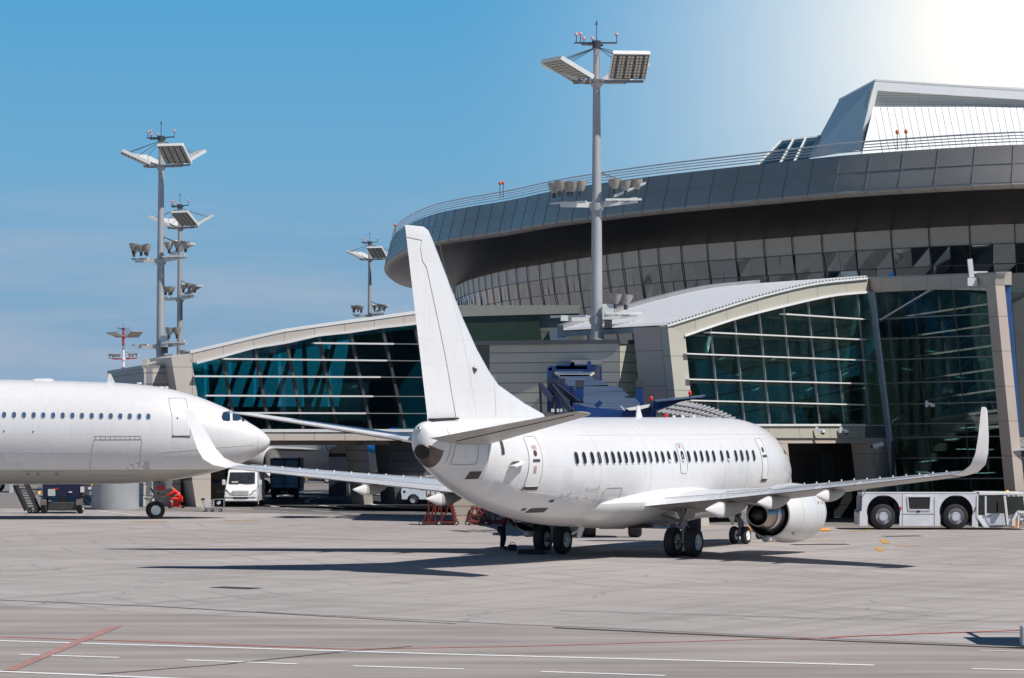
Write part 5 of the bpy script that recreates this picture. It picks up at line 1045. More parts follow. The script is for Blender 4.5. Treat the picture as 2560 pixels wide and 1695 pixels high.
# ------------------------------------------------------------------ aircraft tug at the right
tg=G(2295,1322.5); S=tg.y/F
tug=thing('aircraft_tug','long low pale grey aircraft tug with huge wheels, parked in front of the glazed gable','tug',(tg.x,tg.y,0))
X=lambda u:(u-2295)*S
Zt=lambda v:H+(1043-v)*S
TP=M('tug_grey_paint',(.70,.70,.74),.4,.05,.10,1.8); TPW=M('tug_white_edge',(.74,.74,.73),.4,0,.06)
def arch(uc,vt,r_): 
    cz=.80; cx=X(uc); return [(cx+r_*math.cos(a),cz+r_*math.sin(a)) for a in [R(-18+216*k/18) for k in range(19)]][::-1]
wy=-1.05
z0=Zt(1312); zt_=Zt(1231)
# side wall with two arches (polygon, front view)
left=X(2143); 
prof=[(left,z0),(left,Zt(1275)),(X(2148),Zt(1275)),(X(2149),Zt(1241)),(X(2158),zt_),(X(2431),zt_),(X(2436),Zt(1236)),(X(2436),Zt(1316))]
ar1=[(x,z) for x,z in arch(2202,0,.74)]; ar2=[(x,z) for x,z in arch(2382,0,.74)]
clip=lambda a:[(a[0][0],z0)]+[(x,max(z,z0)) for x,z in a]+[(a[-1][0],z0)]
body=[(prof[0])]+prof[1:]+clip(ar2)[::-1]+clip(ar1)[::-1]
m=MB(); m.prism([(x,wy,z) for x,z in body],(0,.12,0)); m.build('side_panel',TP,tug)
m=MB(); m.prism([(x,1.05,z) for x,z in body],(0,-.12,0)); m.build('side_panel',TP,tug)
MB().box(X(2150),X(2434),wy+.13,1.0-.1,zt_-.12,zt_-.01).build('deck',TP,tug)
MB().box(X(2156),X(2432),wy-.015,wy+.2,zt_,zt_+.05).build('deck_edge',TPW,tug,bevel=.01)
MB().box(X(2152),X(2434),-.22,-.15,.3,zt_-.15).build('arch_shade_plate',DKIN,tug)  # black plate added behind the wheels to darken the arches
MB().box(X(2230),X(2350),-.7,.7,.35,1.2).box(X(2160),X(2430),-.5,.5,.5,1.0).build('chassis',DKIN,tug)
MB().box(left-.02,left+.12,wy+.02,1.0,z0+.05,Zt(1280)).build('rear_bumper',TP,tug,bevel=.02)
for uc in (2202,2382):
    a=arch(uc,0,.745); m=MB()
    m.loft([[Vector((x,wy+.02,z)),Vector((x,wy+.75,z))] for x,z in a],False,False,closed=False)
    m.build('wheel_arch_lining',DKIN,tug)
for uc in (2202,2382):
    for y_ in (wy+.30,.75):
        w_=wheel(tug,(X(uc),y_,.56 if False else .58),.58,.42,M('tug_rim_grey',(.34,.33,.35),.5,.2,.15,6) if 'tug_rim_grey' not in bpy.data.materials else bpy.data.materials['tug_rim_grey'])
        if y_<0: 
            m=MB(); m.lathe((X(uc),y_-.235,.58),(0,1,0),[(0,.34),(.02,.35),(.05,.33)],32); m.lathe((X(uc),y_-.26,.58),(0,1,0),[(0,.001),(.0,.19),(.1,.21)],24); m.build('wheel_ring',TPW if False else LGREY,w_,smooth=30)
            m=MB()
            for k in range(10): a=R(36*k); q=Vector((X(uc)+.16*math.cos(a),y_-.265,.58+.16*math.sin(a))); m.ball(q,.014,4)
            m.build('wheel_nuts',DARKST,w_)
m=MB(); m.prism([(X(2263),wy-.012,Zt(1241)),(X(2317),wy-.012,Zt(1241)),(X(2315),wy-.012,Zt(1270)),(X(2266),wy-.012,Zt(1270))],(0,.02,0)); wv=m.build('grille_opening',BLACK,tug)
m=MB(); 
for a,b in (((2261,1239),(2319,1239)),((2319,1239),(2317,1272)),((2317,1272),(2264,1272)),((2264,1272),(2261,1239))): m.bar((X(a[0]),wy-.02,Zt(a[1])),(X(b[0]),wy-.02,Zt(b[1])),.04,.04,up=(0,1,0))
m.build('opening_frame',TPW,wv)
m=MB(); 
for a,b in (((2249,1232),(2249,1312)),((2328,1240),(2328,1312)),((2249,1282),(2328,1282))): m.bar((X(a[0]),wy-.006,Zt(a[1])),(X(b[0]),wy-.006,Zt(b[1])),.018,.018,up=(0,1,0))
m.build('panel_gap',GREYM,tug)
MB().box(X(2284),X(2292),wy-.02,wy+.0,Zt(1278),Zt(1274)).build('latch',BLACK,tug)
for u,v in ((2245,1266),(2245,1270),(2242,1275),(2430,1267),(2430,1271),(2426,1276)): MB().frust((X(u),wy-.03,Zt(v)),(X(u),wy+.02,Zt(v)),.035,.035,8).build('marker_light',REDL if v in (1270,1271,1266) else DARKST,tug)
# cab
cy0,cy1=wy-.0,.75; CABG=glass('cab_glass',(.05,.13,.13),.06)
cabp=[(2440,1312),(2508,1312),(2519,1240),(2519,1232),(2438,1232),(2434,1290)]
cab=MB().prism([(X(u),cy0+.03,Zt(v)) for u,v in ((2437,1285),(2500,1285),(2500,1316),(2453,1316),(2437,1292))],(0,1.75,0)).build('cab_body',TP,tug)
MB().prism([(X(u),cy0-.03,Zt(v)) for u,v in ((2440,1228),(2552,1229),(2554,1235),(2438,1236))],(0,1.95,0)).build('cab_roof',TPW,tug,bevel=.02)
def post(a,b,y_,w_=.07,mt=None): return MB().bar((X(a[0]),y_,Zt(a[1])),(X(b[0]),y_,Zt(b[1])),w_,.07,up=(0,1,0)).build('cab_post',mt or TPW,cab)
for y_ in (cy0,.75+.1):
    post((2435,1236),(2434,1288),y_); post((2434,1288),(2452,1314),y_,.08); post((2502,1237),(2510,1310),y_,.10); post((2549,1237),(2556,1288),y_,.07); post((2455,1238),(2455,1285),y_,.08,TP)
MB().prism([(X(2438),cy0+.02,Zt(1238)),(X(2502),cy0+.02,Zt(1238)),(X(2506),cy0+.02,Zt(1282)),(X(2438),cy0+.02,Zt(1282))],(0,.02,0)).build('side_window',CABG,cab)
MB().prism([(X(2506),cy0+.02,Zt(1238)),(X(2549),cy0+.02,Zt(1238)),(X(2553),cy0+.02,Zt(1284)),(X(2512),cy0+.02,Zt(1284))],(0,.02,0)).build('side_window',CABG,cab)
dr=MB().prism([(X(u),cy0-.0,Zt(v)) for u,v in ((2456,1281),(2502,1281),(2505,1310),(2466,1310),(2456,1296))],(0,.03,0)).build('cab_door',LGREY,tug)
MB().box(X(2460),X(2468),cy0-.04,cy0,Zt(1287),Zt(1285)).build('door_handle',BLACK,dr)
MB().box(X(2466),X(2499),cy0-.12,cy0+.02,Zt(1314),Zt(1311)).build('cab_step',DARKST,tug)
MB().box(X(2512),X(2560),cy0+.1,.75,Zt(1312),Zt(1285)).build('front_body',TPW,tug,bevel=.02)
m=MB(); m.box(X(2459),X(2470),-.4,.2,Zt(1283),Zt(1248)); m.build('seat',M('orange_red_seat',(.35,.06,.02),.7,0,.2),cab)
MB().box(X(2440),X(2550),.2,.7,Zt(1283),Zt(1270)).build('dashboard',DKIN,cab); MB().prism([(X(2440),.76,Zt(1237)),(X(2549),.76,Zt(1237)),(X(2552),.76,Zt(1284)),(X(2440),.76,Zt(1284))],(0,.02,0)).build('far_window',CABG,cab)
MB().box(X(2484),X(2494),cy0-.22,cy0-.05,Zt(1277),Zt(1254)).build('wing_mirror',BLACK,cab)
m=MB(); m.bar((X(2514),cy0-.05,Zt(1316)),(X(2533),cy0-.05,Zt(1277)),.12,.1,up=(0,1,0)); m.bar((X(2533),cy0-.05,Zt(1277)),(X(2600),cy0-.05,Zt(1281)),.12,.1,up=(0,1,0)); m.bar((X(2534),cy0-.1,Zt(1316)),(X(2536),cy0-.1,Zt(1285)),.07,.08,up=(0,1,0)); m.bar((X(2540),cy0-.05,Zt(1295)),(X(2600),cy0-.05,Zt(1295)),.09,.1,up=(0,1,0)); m.bar((X(2545),cy0-.05,Zt(1304)),(X(2600),cy0-.05,Zt(1304)),.09,.1,up=(0,1,0)); m.bar((X(2553),cy0-.1,Zt(1314)),(X(2553),cy0-.1,Zt(1280)),.08,.1,up=(0,1,0)); m.build('lifting_cradle',TPW,tug)
MB().box(X(2519),X(2526),cy0-.2,cy0+.1,Zt(1312),Zt(1297)).build('hydraulic_cylinder',GALV,tug)
m=MB(); m.box(X(2526),X(2530),cy0-.15,cy0,Zt(1313),Zt(1295)); m.box(X(2518),X(2532),cy0-.15,cy0,Zt(1316),Zt(1313)); m.box(X(2540),X(2600),cy0-.15,cy0,Zt(1311),Zt(1308)); m.build('yellow_guard',YEL,tug)
for k in range(4): MB().box(X(2508+k*12),X(2516+k*12),cy0-.06,cy0-.03,Zt(1238.5),Zt(1236.5)).build('roof_lamp',GALV,cab)
MB().ball((X(2516),-.3,Zt(1228)),.07,6).build('roof_beacon',AMBER,cab)
MB().frust((X(2147),wy+.3,zt_),(X(2159),wy+.25,zt_+.18),.03,.05,8).build('exhaust_stub',GREYM,tug)

# ------------------------------------------------------------------ white van
vg=G(601,1268); S=vg.y/F; VW=M('van_white',(.78,.78,.78),.3,0,.03,coat=.4)
van=thing('van','white van facing the camera, parked beside the slanted end pier of the left terminal','van',(vg.x,vg.y,0))
X=lambda u:(u-601)*S; Zv=lambda v:H+(1043-v)*S*1.0
def vring(y,pts): return [Vector((x,y,z)) for x,z in pts]
def half(w0,w1,z0,z1,z2): return [(-w0,z0),(-w0*1.0,z1),(-w1,z2),(w1,z2),(w0*1.0,z1),(w0,z0)]
m=MB(); m.loft([vring(0.0,half(.86,.80,.38,.5,.62)),vring(.02,half(.90,.84,.32,.62,.80)),vring(.45,half(.93,.84,.30,.90,1.16)),vring(.75,half(.93,.86,.30,.95,1.27)),vring(1.35,half(.93,.80,.30,1.1,1.98)),vring(1.6,half(.93,.80,.30,1.1,2.06)),vring(5.4,half(.93,.82,.30,1.1,2.08)),vring(5.5,half(.90,.80,.35,1.1,2.0))]); m.build('body',VW,van,smooth=35,bevel=.03)
MB().add([(-.74,.72,1.285),(.74,.72,1.285),(.70,1.24,1.91),(-.70,1.24,1.91)],[(0,1,2,3)]).build('windscreen',M('van_windscreen',(.03,.035,.04),.08,0,.4,6),van)
MB().prism([(-.81,.71,1.25),(-.74,.71,1.25),(-.70,1.23,1.92),(-.77,1.23,1.92)],(0,-.02,.01)).prism([(.81,.71,1.25),(.74,.71,1.25),(.70,1.23,1.92),(.77,1.23,1.92)],(0,-.02,.01)).build('windscreen_pillar',VW,van)
for x_ in (-.42,.35): MB().box(x_-.25,x_+.25,.62,.68,1.26,1.275).build('wiper',BLACK,van)
MB().box(-.55,-.2,.70,.72,1.33,1.42).build('dashboard_papers',GALV,van)
gr_=MB().box(-.46,.46,-.03,.03,.66,.92).build('grille',LGREY,van)
for k in range(3): MB().box(-.42,.42,-.05,-.02,.69+k*.075,.735+k*.075).build('grille_bar',WHITE,gr_)
MB().box(-.40,.40,-.05,.02,.45,.53).build('air_intake',BLACK,van); MB().box(-.86,.86,-.06,.15,.33,.44).box(-.86,.86,-.05,.15,.55,.62).build('bumper',VW,van,bevel=.03)
for s_ in (-1,1):
    MB().prism([(s_*.5,.0,.66),(s_*.84,.12,.70),(s_*.88,.2,.98),(s_*.70,.06,.92)],(0,-.04,.02)).build('headlight',M('headlamp_glass',(.62,.58,.52),.1,.3,.4,14) if 'headlamp_glass' not in bpy.data.materials else bpy.data.materials['headlamp_glass'],van)
    MB().box(s_*1.0-.08 if s_>0 else -1.1,s_*1.0+.1 if s_>0 else -.92,.85,1.0,1.2,1.5).build('wing_mirror',VW,van,bevel=.03)
    wheel(van,(s_*.82,.85,.32),.32,.22,ax=(1,0,0)); wheel(van,(s_*.82,4.3,.32),.32,.22,ax=(1,0,0))
np_=MB().box(-.26,.26,-.09,-.06,.36,.45).build('number_plate',GALV,van)
# dark windows along its shaded side come from the dark bus parked next to it
bs=thing('minibus','dark minibus with tinted windows, parked hard against the white van on its left','bus',(vg.x-2.0,vg.y+4,0))
MB().loft([vring(0,half(.8,.76,.35,1.2,2.2)),vring(.4,half(.9,.84,.3,1.2,2.45)),vring(5,half(.9,.84,.3,1.2,2.45))]).build('body',M('dark_brown_coach_paint',(.06,.05,.05),.3,0,.3,3),bs,smooth=30)
MB().add([(-.74,.0,1.25),(.74,.0,1.25),(.72,.22,2.15),(-.72,.22,2.15)],[(0,1,2,3)]).build('windscreen',CG,bs).location.y=-.05
for k in range(4): MB().box(.895,.93,.6+k*1.0,1.4+k*1.0,1.3,2.0).build('side_window',CG,bs)
for s_ in (-.8,.8): wheel(bs,(s_,1,.35),.35,.22,ax=(1,0,0)); 
MB().box(-.7,-.3,-.04,.0,.7,.85).build('headlight',GREYM,bs); MB().box(.3,.7,-.04,0,.7,.85).build('headlight',GREYM,bs)

# ------------------------------------------------------------------ blue box truck from behind
bg_=G(711,1249); S=bg_.y/F
tk=thing('box_truck','blue box truck seen from behind with both rear doors shut, under the pier','truck',(bg_.x,bg_.y,0))
BT=M('blue_truck_panel',(.20,.50,.82),.4,.05,.12,2)
MB().box(-.87,.87,0,4.2,.62,2.48).build('cargo_box',M('box_frame_dark',(.05,.055,.07),.5,.1,.1),tk,bevel=.02)
MB().box(.84,.96,.0,.15,.7,2.55).build('corner_post',DARKST,tk)
for s_ in (-1,1):
    d=MB().box(min(s_*.03,s_*.80),max(s_*.03,s_*.80),-.04,0,.72,2.38).build('rear_door',BT,tk)
    for z_ in (.95,1.4,2.0): MB().box(s_*.72-.1,s_*.72+.1,-.06,-.04,z_,z_+.035).build('hinge',BLACK,d)
    MB().box(s_*.22-.12,s_*.22+.12,-.08,-.04,.95,.99).frust((s_*.1,-.06,.75),(s_*.1,-.06,2.35),.015,.015,5).build('door_bar',DARKST,d)
    wheel(tk,(s_*.68,.7,.28),.28,.3,ax=(1,0,0)); MB().box(s_*.7-.1,s_*.7+.1,-.04,0,.40,.46).build('tail_light',REDL,tk)
MB().box(-.85,.85,.05,.3,.3,.62).build('underframe',DKIN,tk); MB().box(-.22,.22,-.02,.04,.38,.48).build('number_plate',GREYM,tk)
MB().box(-.8,.8,4.3,5.8,.4,1.9).build('cab',BT,tk,bevel=.1)
# ------------------------------------------------------------------ small white pickup in the shade
q=G(1040,1263); t=thing('utility_truck','small white utility truck standing side on in the shade under the pier','truck',(q.x,q.y+1,0))
UW=M('utility_white',(.72,.80,.88),.4,0,.1)
m=MB(); m.prism([(-.85,0,.28),(-.55,0,.28),(-.48,0,.45),(-.3,0,.58),(-.1,0,.58),(.08,0,.45),(.15,0,.28),(1.3,0,.28),(1.3,0,1.35),(.75,0,1.38),(-.55,0,1.3),(-.82,0,1.05),(-.9,0,.75)],(0,1.4,0)); m.build('body',UW,t,bevel=.03)
MB().box(.25,.6,-.02,.0,.85,1.2).build('side_window',CG,t); MB().box(-.75,-.62,-.02,0,.7,.8).build('filler_cap',BLACK,t)
MB().bar((-.7,-.01,1.15),(.1,-.01,1.22),.03,.05,up=(0,1,0)).build('body_crease',LGREY,t)
for x_ in (-.2,1.0): wheel(t,(x_,.05,.27),.27,.2); wheel(t,(x_,1.3,.27),.27,.2)
# ------------------------------------------------------------------ helpers for people
SKINM=M('skin',(.42,.24,.17),.6,0,.05)
def skinmesh(name,pts,edges,mat,parent,sub=1):
    me=bpy.data.meshes.new(name); keys=list(pts); idx={k:i for i,k in enumerate(keys)}
    me.from_pydata([pts[k][:3] for k in keys],[(idx[a],idx[b]) for a,b in edges],[]); me.materials.append(mat)
    o=bpy.data.objects.new(name,me); COL.objects.link(o); o.parent=parent
    md=o.modifiers.new('skin','SKIN'); md.use_smooth_shade=True
    if not me.skin_vertices: me.attributes.new('x','FLOAT','POINT')
    sv=me.skin_vertices[0].data
    for i,k in enumerate(keys): r=pts[k][3]; sv[i].radius=(r,r if len(pts[k])<5 else pts[k][4]); sv[i].use_root=(i==0)
    s=o.modifiers.new('sub','SUBSURF'); s.levels=s.render_levels=sub
    return o
def person(loc,rz,label,pose,cloth,cat='person',hat=None,vest=None,hair=(.05,.03,.02),trousers=None,grp=None,k=1.0,skin=True):
    t=thing('person',label,cat,loc,rz,grp); p={a:Vector(b)*k for a,b in pose.items()}
    B={}; rad=dict(pelvis=.12,waist=.11,chest=.14,neck=.055,head=.085,shl=.06,shr=.06,ell=.045,elr=.045,wrl=.03,wrr=.03,hipl=.085,hipr=.085,knl=.06,knr=.06,anl=.04,anr=.04,tol=.035,tor=.035)
    for a,r in rad.items(): B[a]=(*p[a],r*k)
    E_=[('pelvis','waist'),('waist','chest'),('chest','neck'),('neck','head'),('chest','shl'),('chest','shr'),('shl','ell'),('shr','elr'),('ell','wrl'),('elr','wrr'),('pelvis','hipl'),('pelvis','hipr'),('hipl','knl'),('hipr','knr'),('knl','anl'),('knr','anr'),('anl','tol'),('anr','tor')]
    for s_ in 'lr':
        d=(p['wr'+s_]-p['el'+s_]).normalized(); sd=d.cross(Vector((0,0,1))); sd=sd.normalized() if sd.length>.1 else Vector((1,0,0)); hb_=p['wr'+s_]+d*.07*k; B['pa'+s_]=(*hb_,.028*k); E_.append(('wr'+s_,'pa'+s_))
        for j in range(4):
            kn=hb_+(d*.05+sd*(j-1.5)*.02)*k; tip=kn+(d*(.045-.006*abs(j-1.3))-Vector((0,0,.012)))*k; B[f'k{s_}{j}']=(*kn,.010*k); B[f't{s_}{j}']=(*tip,.008*k); E_+=[('pa'+s_,f'k{s_}{j}'),(f'k{s_}{j}',f't{s_}{j}')]
        th=p['wr'+s_]+(d*.04+sd*.05)*k; B['th'+s_]=(*th,.010*k); B['tt'+s_]=(*(th+(d*.035+sd*.008)*k),.008*k); E_+=[('pa'+s_,'th'+s_),('th'+s_,'tt'+s_)]
    skinmesh('body',B,E_,SKINM,t)
    hd=p['head']; up=(p['head']-p['neck']).normalized(); f=p['face'].normalized()
    m=MB(); m.ball(hd+up*.02*k,.10*k,8,sc_=(.85,.95,1.15)); m.frust(hd+f*.09*k,hd+f*.125*k-up*.02*k,.012*k,.018*k,6)
    hdm=m.build('face',SKINM,t,smooth=60)
    sx=f.cross(up).normalized(); m=MB()
    for s_ in (-1,1): m.ball(hd+f*.085*k+sx*s_*.035*k+up*.03*k,.012*k,4)
    m.bar(hd+f*.092*k-sx*.025*k-up*.05*k,hd+f*.092*k+sx*.025*k-up*.05*k,.01*k,.01*k); m.build('eyes_and_mouth',BLACK,hdm)
    for s_ in (-1,1): MB().ball(hd+sx*s_*.09*k,.02*k,5).build('ear',SKINM,hdm)
    m=MB(); m.ball(hd+up*.05*k-f*.015*k,.108*k,8,sc_=(.88,.98,1.0)); m.build('cap' if hat else 'hair',M('cap_cloth' if hat else 'hair_dark',hat or hair,.7,0,.1),t,smooth=60)
    C={}; cr_=dict(pelvis=.15,waist=.14,chest=.165,shl=.085,shr=.085,ell=.065,elr=.065,wrl=.045,wrr=.045)
    for a,r in cr_.items(): C[a]=(*p[a],r*k)
    skinmesh('jacket',C,[('pelvis','waist'),('waist','chest'),('chest','shl'),('chest','shr'),('shl','ell'),('shr','elr'),('ell','wrl'),('elr','wrr')],cloth,t)
    T_={}
    for a,r in dict(pelvis=.155,hipl=.11,hipr=.11,knl=.08,knr=.08,anl=.06,anr=.06).items(): T_[a]=(*p[a],r*k)
    skinmesh('trousers',T_,[('pelvis','hipl'),('pelvis','hipr'),('hipl','knl'),('hipr','knr'),('knl','anl'),('knr','anr')],trousers or cloth,t)
    for s_ in 'lr':
        a=p['an'+s_];b=p['to'+s_]; MB().loft([[q_+Vector((-w_,-w_,-.04))*k if False else q_+Vector((x,y,z))*k for x,y,z in ((-w_,-w_,-.045),(w_,-w_,-.045),(w_,w_,-.045),(w_,w_,h_),(w_,-w_,h_),(-w_,-w_,h_),(-w_,w_,h_),(-w_,w_,-.045))] for q_,w_,h_ in ((a,.045,.05),(b,.04,.02))]).build('shoe',BLACK,t)
    if vest:
        V={a:(*p[a],r*k) for a,r in dict(waist=.155,chest=.178).items()}; skinmesh('vest',V,[('waist','chest')],vest,t)
    return t
stand=dict(pelvis=(0,0,.92),waist=(0,0,1.06),chest=(0,0,1.30),neck=(0,0,1.47),head=(0,0,1.62),shl=(-.18,0,1.40),shr=(.18,0,1.40),ell=(-.25,.02,1.12),elr=(.25,.02,1.12),wrl=(-.24,-.1,.9),wrr=(.24,-.1,.9),hipl=(-.09,0,.86),hipr=(.09,0,.86),knl=(-.1,-.02,.48),knr=(.1,-.02,.48),anl=(-.1,.02,.09),anr=(.1,.02,.09),tol=(-.1,-.14,.05),tor=(.1,-.14,.05),face=(0,-1,0))
# stooping mechanic under the belly: bends to the right towards the wheel bay
bend=dict(stand); bend.update(pelvis=(-.05,0,.86),waist=(.0,0,1.02),chest=(.15,0,1.22),neck=(.26,0,1.33),head=(.36,-.02,1.40),shl=(.14,-.17,1.27),shr=(.14,.17,1.27),ell=(.34,-.2,1.06),elr=(.34,.2,1.06),wrl=(.48,-.12,.90),wrr=(.48,.12,.90),hipl=(-.05,-.09,.80),hipr=(-.05,.09,.80),knl=(-.02,-.1,.45),knr=(.08,.1,.46),anl=(-.06,-.1,.09),anr=(.0,.1,.09),tol=(.1,-.12,.05),tor=(.14,.1,.05),face=(.9,0,-.4))
NAVY=M('navy_workwear',(.018,.024,.045),.8,0,.2,6); DRED=M('dark_red_jacket',(.13,.018,.02),.8,0,.25,6); ORG=M('orange_vest',(.8,.20,.03),.7,0,.1)
q=G(1257,1374); person((q.x,q.y,0),0,'stooping mechanic in navy trousers and dark red jacket, left of the jet\'s port wheels',bend,DRED,trousers=NAVY,hair=(.03,.02,.02),k=.98)
q=G(1281,1376); t=thing('tool_bag','black tool bag on the concrete beside the stooping mechanic','bag',q)
MB().loft([[Vector((x*w_,y*.16*w_/.17,z)) for x,y in ((-1,-1),(1,-1),(1,1),(-1,1))] for z,w_ in ((0,.16),(.16,.17),(.22,.13))]).build('body',NAVY,t,bevel=.02); m=MB(); m.tube([(-.1,0,.2),(-.06,0,.30),(.06,0,.30),(.1,0,.2)],.014,6); m.build('handle',BLACK,t)
# worker in red kneeling by the airliner nose gear
kn=dict(pelvis=(.28,0,.52),waist=(.20,0,.66),chest=(.06,0,.86),neck=(-.08,0,.98),head=(-.17,0,1.06),shl=(.03,-.17,.90),shr=(.03,.17,.90),ell=(-.2,-.2,.72),elr=(-.2,.2,.72),wrl=(-.42,-.12,.62),wrr=(-.42,.12,.62),hipl=(.26,-.1,.48),hipr=(.26,.1,.48),knl=(-.14,-.14,.50),knr=(-.02,.16,.14),anl=(-.1,-.14,.09),anr=(.38,.16,.10),tol=(-.26,-.14,.05),tor=(.44,.16,.04),face=(-.9,0,-.35))
SR=M('bright_red_overalls',(.80,.035,.015),.65,0,.12,8)
q=G(436,1271); wk=person((q.x,q.y,0),0,'worker in bright red overalls crouching behind the airliner\'s nose wheel',kn,SR,hat=(.5,.03,.02),k=1.08)
m=MB(); m.lathe((.16,0,.74),(-.55,0,.8),[(0,.178),(.05,.178)],16); m.lathe((-.13,-.15,.42),(-.2,0,-.5),[(0,.10),(.05,.10)],12); m.build('reflective_band',GALV,wk)
# worker with orange vest beyond the truck
q=G(757,1207); person((q.x,q.y,0),R(40),'far worker in orange vest right of the blue box truck',stand,ORG,trousers=NAVY,k=.93)
# ------------------------------------------------------------------ trolley
q=G(536,1279.5); S=q.y/F; t=thing('luggage_trolley','empty wire luggage trolley standing alone in front of the white van','trolley',(q.x,q.y,0))
X=lambda u:(u-536)*S; Zc=lambda v:H+(1043-v)*S
def wires(segs,r_,mat,nm,par,ys=(-.25,.25),cross=True):
    m=MB()
    for (a,b),(c,d) in segs:
        for y in ys: m.frust((X(a),y,Zc(b)),(X(c),y,Zc(d)),r_,r_,5)
        if cross:
            m.frust((X(a),ys[0],Zc(b)),(X(a),ys[1],Zc(b)),r_,r_,5); m.frust((X(c),ys[0],Zc(d)),(X(c),ys[1],Zc(d)),r_,r_,5)
    return m.build(nm,mat,par)
wires([((510,1252),(534,1250)),((534,1250),(534,1266)),((511,1252),(513,1267)),((513,1267),(534,1266)),((519,1252),(519,1267)),((527,1251),(527,1267)),((511,1257),(534,1256)),((512,1262),(534,1261))],.012,LGREY,'basket',t)
wires([((533,1248),(560,1247)),((560,1247),(560,1268)),((503,1266),(512,1274)),((505,1246),(512,1268)),((512,1270),(562,1269)),((512,1274),(552,1272))],.018,GREYM,'frame',t)
MB().box(X(503),X(511),-.2,.2,Zc(1250),Zc(1245)).build('push_handle',BLACK,t)
m=MB(); m.lathe((X(547),-.2,Zc(1256)),(0,1,0),[(0,.001),(0,.09),(.35,.09),(.35,.001)],16); m.build('hose_roll',GALV,t,smooth=40)
for u in (514,530,551): 
    for y in (-.22,.22): wheel(t,(X(u),y,.085),.085,.05)
# ------------------------------------------------------------------ loader under the airliner
q=G(150,1284); S=q.y/F; X=lambda u:(u-150)*S; Zc=lambda v:H+(1043-v)*S
t=thing('cargo_loader','dark blue cargo loader with a pale square panel between its wheels, under the left aircraft','loader',(q.x,q.y,0))
NB=M('navy_loader_paint',(.012,.018,.06),.45,0,.2,3)
MB().box(X(106),X(206),0,2.6,Zc(1240),Zc(1205)).build('chassis',NB,t,bevel=.03); MB().box(X(118),X(194),.1,1.0,Zc(1276),Zc(1254)).build('axle',DARKST,t,bevel=.05); MB().box(X(148),X(160),.15,.4,Zc(1256),Zc(1238)).build('pivot',DARKST,t)
for u in (109,199):
    wheel(t,(X(u),.25,.36),.36,.30,ax=(1,0,0)); MB().loft([[Vector((x,.25+math.cos(a)*.44,.36+math.sin(a)*.44)) for x in (X(u)-.17,X(u)+.17)] for a in [R(10+160*k/8) for k in range(9)]],False,False,closed=False).build('mudguard',M('mudguard_grey',(.09,.08,.08),.6,0,.1) if 'mudguard_grey' not in bpy.data.materials else bpy.data.materials['mudguard_grey'],t,smooth=50)
MB().box(X(120),X(138),-.06,0,Zc(1239),Zc(1222)).build('pale_panel',M('pale_panel_paint',(.50,.54,.52),.5,0,.1),t)
for q_ in ((134,146,1223,1219),(170,176,1232,1228)): MB().box(X(q_[0]),X(q_[1]),-.04,0,Zc(q_[2]),Zc(q_[3])).build('red_reflector',RED,t)
for q_ in ((172,180,1231,1228),(201,210,1230,1216),(220,228,1223,1217)): MB().box(X(q_[0]),X(q_[1]),-.06,.05,Zc(q_[2]),Zc(q_[3])).build('white_plate',GALV,t)
MB().bar((X(205),.2,Zc(1240)),(X(226),.4,Zc(1262)),.05,.05).bar((X(210),.2,Zc(1238)),(X(232),.2,Zc(1239)),.05,.08).box(X(205),X(229),.2,.5,Zc(1215),Zc(1208)).build('outrigger',DARKST,t)
MB().ball((X(98),0,Zc(1231)),.07,6).build('side_lamp',AMBER,t); MB().bar((X(101),0,Zc(1230)),(X(101),0,Zc(1205)),.04,.04).build('lamp_post',GREYM,t)
for u,v in ((190,1211),(228,1212)): MB().ball((X(u),.1,Zc(v)),.07,6).build('yellow_fitting',YEL,t)
q=G(84,1284); X=lambda u:(u-84)*S
t=thing('boarding_steps','black metal ladder steps sloping up to the left aircraft, beside the cargo loader','steps',(q.x,q.y,0))
m=MB(); 
for y in (0,.9): m.bar((X(64),y,Zc(1276)),(X(34),y,Zc(1212)),.05,.14,up=(0,0,1)); m.bar((X(94),y,Zc(1278)),(X(62),y,Zc(1208)),.05,.14,up=(0,0,1)); m.bar((X(80),y,Zc(1240)),(X(98),y,Zc(1215)),.03,.04)
m.build('stringer',DARKST,t)
for k in range(10): a=k/9; MB().bar((X(67-31*a),-.02,Zc(1273-60*a)),(X(93-31*a),-.02,Zc(1275-60*a)),.26,.045).build('tread',DARKST,t)
wheel(t,(X(74),.1,.14),.14,.1); wheel(t,(X(90),.1,.14),.14,.1)
t=thing('conveyor_leg','grey support leg with a yellow top at the far left under the aircraft','support',G(28,1233)); MB().box(-.12,.12,-.1,.1,0,.62).build('leg',LGREY,t,bevel=.02); MB().ball((0,0,.66),.09,6,sc_=(1.4,1,.6)).build('yellow_head',M('lime_lamp',(.6,.7,.05),.4,0,0),t)
t=thing('service_vehicle_wheel_unit','dark wheeled service unit cut off by the left edge, under the aircraft','trailer',G(0,1229)); wheel(t,(-.1,0,.42),.42,.3); MB().box(-1.6,-.1,.1,1.2,.35,1.0).build('chassis',DARKST,t,bevel=.04)
